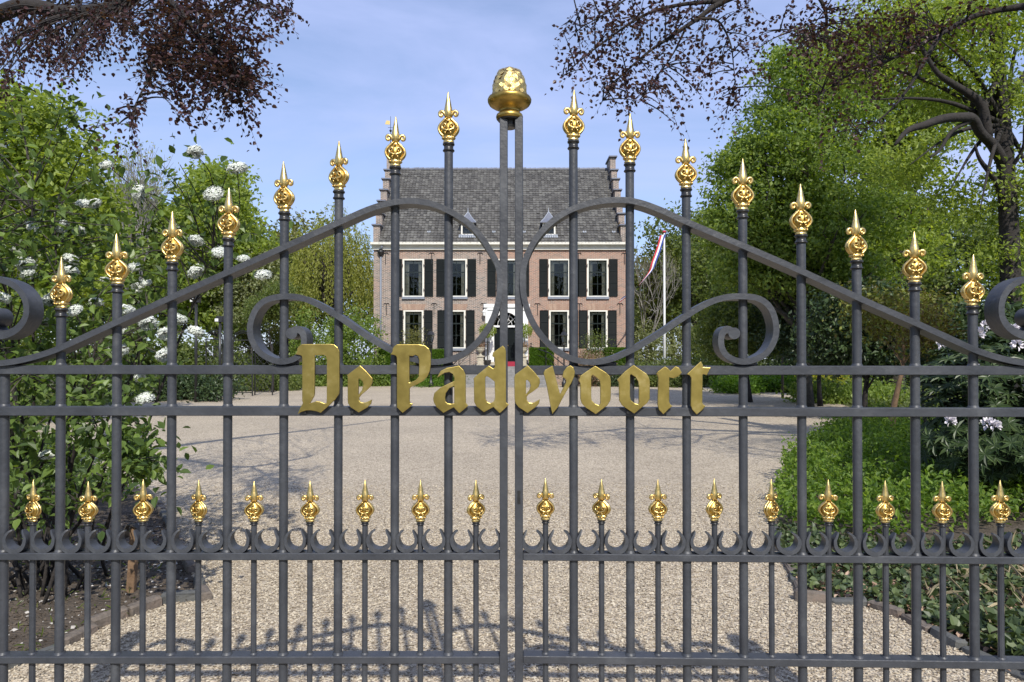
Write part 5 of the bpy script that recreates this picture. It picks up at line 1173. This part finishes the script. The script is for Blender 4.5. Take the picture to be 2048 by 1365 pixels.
# ---- copper beeches: limbs and hanging sprays that reach into the picture
def beech(name, label, trunk_loc, limbs, blobs, lsz, seed, trunk_h, tr, leafn=11, extra=None, mat='l_copper', tlen=.34, dens=.82):
    r = np.random.default_rng(seed); o = np.array([trunk_loc[0], trunk_loc[1], 0.]); t = thing(name, label, 'tree', tuple(o)); mb = MB()
    mb.tube([(0,0,0),(.05,0,1),(0,.05,trunk_h*.5),(.05,0,trunk_h*.8),(0,0,trunk_h)], [tr*1.3,tr,tr*.85,tr*.6,tr*.3], 12)
    nodes = []
    for pts, rads in limbs:
        P = crom([np.array(p)-o for p in pts], 5); mb.tube(P, list(np.interp(np.linspace(0,1,len(P)), np.linspace(0,1,len(rads)), rads)), 8); nodes += P
    nodes = np.array(nodes); LP, LD, LN, LS = [], [], [], []; tw = MB()
    for (px, py, rx, ry, z0, z1, n) in blobs:
        for k in range(max(2, int(n*dens))):
            a = r.random()*6.28; q = sqrt(r.random()); e = at(px+cos(a)*q*rx, py+sin(a)*q*ry, r.uniform(z0,z1))-o
            d2 = np.linalg.norm(nodes-e, axis=1); b = nodes[np.argmin(d2+r.random(len(d2))*.25)]; dv = e-b; ln = np.linalg.norm(dv)
            if k % 3 == 0: tw.tube(crom([b, b+dv*.5+[0,0,.06*ln], e], 3), np.linspace(.009,.003,7), 4, cap=False)
            d = unit(dv+np.array([0,0,-.35*ln])+r.normal(size=3)*.35*ln); L_ = tlen*(.6+.7*r.random()); s_ = e-d*L_*.5; nl = leafn
            pts = [s_+d*L_*f+np.array([0,0,-.10*L_*f*f*2]) for f in np.linspace(0,1,4)]
            if k % 2: tw.tube(pts, [.0022,.0018,.0013,.0008], 3, cap=False)
            sd = unit(np.cross(d, [0.1,.2,1.])); ss = np.linspace(.02,1,nl)
            for j, f in enumerate(ss):
                c = s_+d*L_*f+np.array([0,0,-.2*L_*f*f]); LP.append(c); LD.append(sd*(1 if j % 2 else -1)*.8+d*.7+r.normal(size=3)*.35+[0,0,-.15]); LN.append([r.normal()*.8, r.normal()*.8, 1.]); LS.append(lsz*(.55+.6*r.random()))
    leaves('crown', LP, LD, LN, LS, .78, M[mat], t, near=True, fold=.06); mb.build('trunk', M['bark_dark'], t, True); tw.build('twigs', M['bark_dark'], t)
    return t
Lx = -5.6; Ly = 3.2
beech('copper_beech', 'dark red copper beech whose branch hangs in at the upper left', (Lx, Ly), [
    ([(Lx,Ly,3.9), at(-160,55,5.9), at(-50,45,5.8), at(0,28,5.8), at(40,14,5.7), at(85,16,5.6), at(130,26,5.5), at(200,22,5.3), at(245,10,5.2), at(300,-30,5.1), at(380,-60,5.2), at(520,-110,5.5)], [.16,.085,.065,.06,.055,.05,.045,.03]),
    ([at(300,-30,5.1), at(360,20,4.8), at(400,80,4.6), at(450,140,4.5), at(480,180,4.4)], [.03,.02,.012,.005]),
    ([at(360,20,4.8), at(330,100,4.6), at(305,150,4.5), at(280,190,4.4), at(265,230,4.4)], [.018,.009,.006,.003]),
    ([at(380,-60,5.2), at(470,-10,5), at(560,25,5)], [.02,.012,.005]),
    ([(Lx,Ly,4.6), (-4.2,4.2,6.2), (-2.5,5.5,7.2), (-1.2,7.5,7.6)], [.16,.10,.06,.03]), ([(Lx,Ly,5.2), (-5.0,1.0,6.6), (-3.9,-.6,7.4)], [.13,.08,.03]), ([(Lx,Ly,5.8), (-7,5,7.5), (-8,7.4,8.2)], [.14,.08,.03])],
    [(60,70,70,22,5.2,6,46),(110,95,60,28,5,6,40),(28,90,30,40,5,6,26),(8,150,16,40,5,5.8,16),(35,150,14,10,5,5.6,4),(85,100,12,14,5,5.6,6),(150,70,60,30,5,5.8,36),(140,118,24,18,4.8,5.6,14),(205,60,50,30,4.8,5.6,36),(245,50,50,36,4.6,5.4,40),(160,100,40,18,4.8,5.6,12),
     (300,50,60,50,4.3,5.2,44),(350,60,60,60,4.2,5.2,60),(330,120,50,36,4.2,5,40),(400,70,60,66,4.2,5.2,66),(455,60,55,56,4.2,5.2,46),(390,140,55,46,4.2,5,54),(440,150,54,46,4.2,5,46),(490,110,34,50,4.2,5,44),(480,170,36,34,4.2,4.9,36),(500,160,22,30,4.2,4.9,18),(350,190,24,16,4.2,4.8,12),(300,110,26,22,4.3,5,14),(420,195,26,16,4.2,4.8,12),
     (490,215,16,20,4.2,4.8,9),(372,205,14,18,4.2,4.8,8),(530,25,40,22,4.6,5.3,26),(575,14,22,14,4.7,5.3,10),(270,225,22,16,4.2,4.7,8),(265,262,9,18,4.2,4.6,6),(232,215,20,10,4.2,4.6,4),(225,245,16,12,4.2,4.6,4),(285,200,9,14,4.2,4.6,4),(60,20,60,20,5,6,20),(200,5,60,14,5,6,24),(430,0,60,30,4.5,5.4,50),
     (350,-120,260,90,4.6,7,150),(150,-140,260,90,5,7,120),(500,-260,200,120,5.5,8.5,90)], .036, 201, 8.5, .30, leafn=11)
Rx = 7.6; Ry = 5.6; Z_ = 8.0
beech('copper_beech', 'copper beech with thin fanning branches that hang in at the upper right', (Rx, Ry), [
    ([(Rx,Ry,6.0), at(1800,-150,8), at(1600,-60,8), at(1450,2,7.9), at(1395,38,7.8), at(1340,75,7.7), at(1290,110,7.6), at(1230,165,7.5), at(1200,210,7.4)], [.14,.07,.05,.035,.026,.02,.014,.008,.004]),
    ([at(1450,2,7.9), at(1360,10,7.8), at(1290,30,7.7), at(1220,75,7.6), at(1150,130,7.5), at(1125,155,7.4)], [.03,.022,.016,.012,.007,.003]),
    ([at(1395,38,7.8), at(1435,42,7.8), at(1460,85,7.8), at(1468,140,7.7), at(1474,200,7.7)], [.02,.014,.010,.006,.003]),
    ([at(1370,60,7.8), at(1345,110,7.7), at(1310,160,7.6), at(1280,200,7.6)], [.014,.009,.005,.003]), ([at(1300,-40,8), at(1250,0,7.8), at(1170,50,7.7), at(1140,40,7.7)], [.016,.01,.006,.003]),
    ([at(1600,-60,8), at(1650,20,8), at(1640,80,8), at(1560,60,8)], [.03,.02,.01,.004]), ([(Rx,Ry,5.6), at(2000,20,8), at(1880,70,8), at(1780,120,8), at(1700,150,8), at(1640,190,8)], [.10,.035,.022,.014,.009,.004]),
    ([at(1880,70,8), at(1800,200,7.8), at(1720,270,7.8)], [.03,.015,.005]), ([(Rx,Ry,7), (5.5,7,8.6), (3.5,8.5,9.4)], [.12,.07,.03]), ([(Rx,Ry,6.5), (6.8,3.2,8.4), (6,1.2,9.2)], [.12,.08,.03])],
    [(1150,60,34,40,7.2,8,16),(1190,30,50,30,7.2,8.2,30),(1135,105,22,22,7.2,7.8,8),(1150,150,30,18,7.2,7.8,12),(1200,95,46,40,7.2,8,34),(1250,50,50,46,7.2,8.2,46),(1235,150,46,36,7.2,7.8,34),(1235,195,34,28,7.2,7.7,22),(1310,50,50,50,7.2,8.2,46),(1300,130,50,40,7.2,7.9,30),(1300,185,38,26,7.2,7.8,16),(1340,215,26,20,7.2,7.8,8),(1270,170,30,30,7.2,7.8,14),
     (1370,40,46,40,7.2,8.2,40),(1380,120,46,46,7.2,8,26),(1370,180,36,22,7.3,7.9,12),(1440,90,40,50,7.4,8.2,26),(1450,160,34,40,7.4,8,20),(1440,215,22,18,7.4,8,6),(1480,210,16,20,7.4,8,5),(1500,50,36,46,7.5,8.4,24),(1515,110,20,40,7.5,8.3,12),(1490,160,20,30,7.4,8,8),(1440,10,60,26,7.4,8.4,30),(1345,245,14,10,7.3,7.6,2),
     (1600,50,50,50,7.5,8.6,50),(1660,60,60,56,7.5,8.6,60),(1720,90,60,60,7.5,8.6,56),(1640,120,50,46,7.5,8.6,34),(1780,60,70,60,7.5,8.6,60),(1700,160,60,40,7.4,8.4,34),(1790,140,60,50,7.4,8.6,30),(1860,50,70,50,7.5,8.6,44),(1620,190,40,30,7.4,8,12),(1700,240,50,40,7.4,8,16),(1940,40,60,50,7.5,8.6,24),(1640,290,24,30,7.4,8,4),
     (1500,-120,300,90,7.2,10,190),(1250,-120,160,80,7.2,9,60),(1900,-150,300,120,7,9.5,150)], .053, 202, 9.5, .34, tlen=.40, leafn=7)
# rest of the two crowns above and beside the camera, out of the picture: branches that shade the drive and the borders
def overhead(name, lab, loc, h, bl, ncl, per, seed, ls=.075):
    return make_tree(name, lab, 'tree', loc, h, bl, ncl, per, .5, ls, M['l_copper'], M['bark_dark'], seed, r0=.3, nlimb=30, bend=.3)
overhead('copper_beech', 'copper beech standing right of the gate outside the picture', (7.2, .2, 0), 10, [E(-.6,1.2,7.5,1.7,2.0,1.3),E(.8,1.8,8.6,2,2,1.3),E(.9,.5,6.4,1.4,1.6,1.2)], 130, 55, 203)
# unseen trees across the road behind the camera, added for brass and glass to reflect
for i, (x, y, k, src, lab) in enumerate([(-16,-24,1.1,A1,'first'),(-9,-27,1.2,A1,'second'),(-2,-25,1.0,A1,'third'),(5,-27,1.15,A1,'fourth'),(12,-24,1.1,A1,'fifth'),(19,-27,1.2,A1,'sixth')]):
    share_tree(src, 'unseen tree across the road, added for reflections, %s of the row' % lab, (x,y,0), k, i*1.1, M['l_mid'], 'unseen trees across the road')
# ---- ground cover
def cover(name, label, poly_xy, n, h0, h1, ls, mat, seed, asp=.6, near=True, up=.8, cat='ground cover', lump=.5, Dup=.3):
    r = np.random.default_rng(seed); pl = np.array(poly_xy); lo = pl.min(0); hi = pl.max(0); P = lo+(hi-lo)*r.random((n*4,2)); P = P[inpoly(P, [tuple(q) for q in pl])][:n]
    m = len(P); hmod = h0+(h1-h0)*(.5+.5*np.sin(P[:,0]*3.1+np.sin(P[:,1]*2.3)*1.5)*np.cos(P[:,1]*2.7+P[:,0]))*(1-lump+lump*r.random(m)); z = hmod*(r.random(m)**.5)
    P3 = np.stack([P[:,0], P[:,1], z+.01], 1); o = leaves(name, P3, rdir(r,m,Dup), rdir(r,m,up)+[0,0,up], ls*(.6+.8*r.random(m)), asp, mat, None, near=near, fold=min(.12, asp*.2)); tag(o, label, cat, kind='stuff'); return o
G = lambda px, py: tuple(gp(px,py)[:2])
cover('ground_cover', 'lush bright green ground cover along the right edge of the drive', [G(1552,1055),G(1550,1000),G(1575,935),G(1650,880),G(1725,855),(9.5,11),(9.5,5.4),(4.6,4.4),G(1900,1085),G(1700,1090)], 50000, .08, .62, .060, M['l_cover'], 301, .5)
cover('fern_growth', 'paler seedlings and shoots rising from the ground cover by the gravel edge', [G(1640,900),G(1725,858),(8.5,10),(7.5,7.2),(5.5,6.2)], 3500, .3, .75, .06, M['l_cover'], 302, .4, Dup=.8)
cover('ivy_bed', 'dark ivy and low creepers between the right kerb and the ground cover', [G(1560,1110),G(1552,1060),G(1720,1090),G(1950,1095),(4.6,4.2),(3.9,2.4),G(1990,1240),G(1850,1255),G(1790,1230),G(1700,1205),G(1615,1200)], 5200, .02, .12, .045, M['l_ivy'], 303, .85, up=1.2)
cover('ivy_bed', 'ivy patch in the lower right corner behind the kerb', [G(2060,1365),G(1930,1290),G(1850,1255),(3.9,2.4),(3.6,1.2)], 2300, .02, .12, .06, M['l_ivy'], 304, .85, up=1.2)
cover('dead_leaves', 'brown fallen leaves lying in the bed on the right', [G(1590,1170),G(1620,1120),(4.6,4.0),(4.3,1.0),(2.4,.8),G(1930,1300),G(1800,1235),G(1700,1208),G(1612,1203)], 3800, .005, .06, .04, M['deadleaf'], 305, .7, up=1.5, Dup=0)
cover('dry_stalks', 'dry straw coloured stalks among the ivy on the right', [G(1800,1200),(4.0,3.6),(3.8,1.4),G(1960,1290)], 420, .01, .12, .16, M['straw'], 306, .045, Dup=.1)
cover('grass_tufts', 'thin grass shoots in the dark soil bed on the left', [(-6,1.2),(-2.6,1.3),(-2.25,2.2),(-2.6,3.3),(-3.2,4.2),(-6,5)], 1500, .005, .04, .045, M['l_grass'], 307, .16, Dup=.8)
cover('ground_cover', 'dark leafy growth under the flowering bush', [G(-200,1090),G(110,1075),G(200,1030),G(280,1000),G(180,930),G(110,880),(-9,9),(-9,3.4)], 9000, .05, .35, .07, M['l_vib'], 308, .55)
cover('ground_cover', 'green ground cover on the left bank beside the far gravel', [G(60,868),G(110,838),G(205,815),G(420,790),(-17,26),(-22,22),(-12,8)], 9000, .05, .35, .12, M['l_mid'], 309, .5, near=False)
cover('ground_cover', 'green ground cover under the trees on the right bank', [G(1715,845),G(1700,815),G(1640,797),G(1560,787),G(1420,777),(18,36),(30,30),(20,12),(10,9)], 20000, .05, .40, .14, M['l_mid'], 310, .5, near=False)
cover('lawn_plants', 'low green growth in front of the left hedge', [G(600,772),(-15,38),(-7.4,38.6),(-7.3,36.6),(-4,37.2),(-4,36.5)], 5000, .03, .22, .09, M['l_hedge'], 311, .5, near=False)
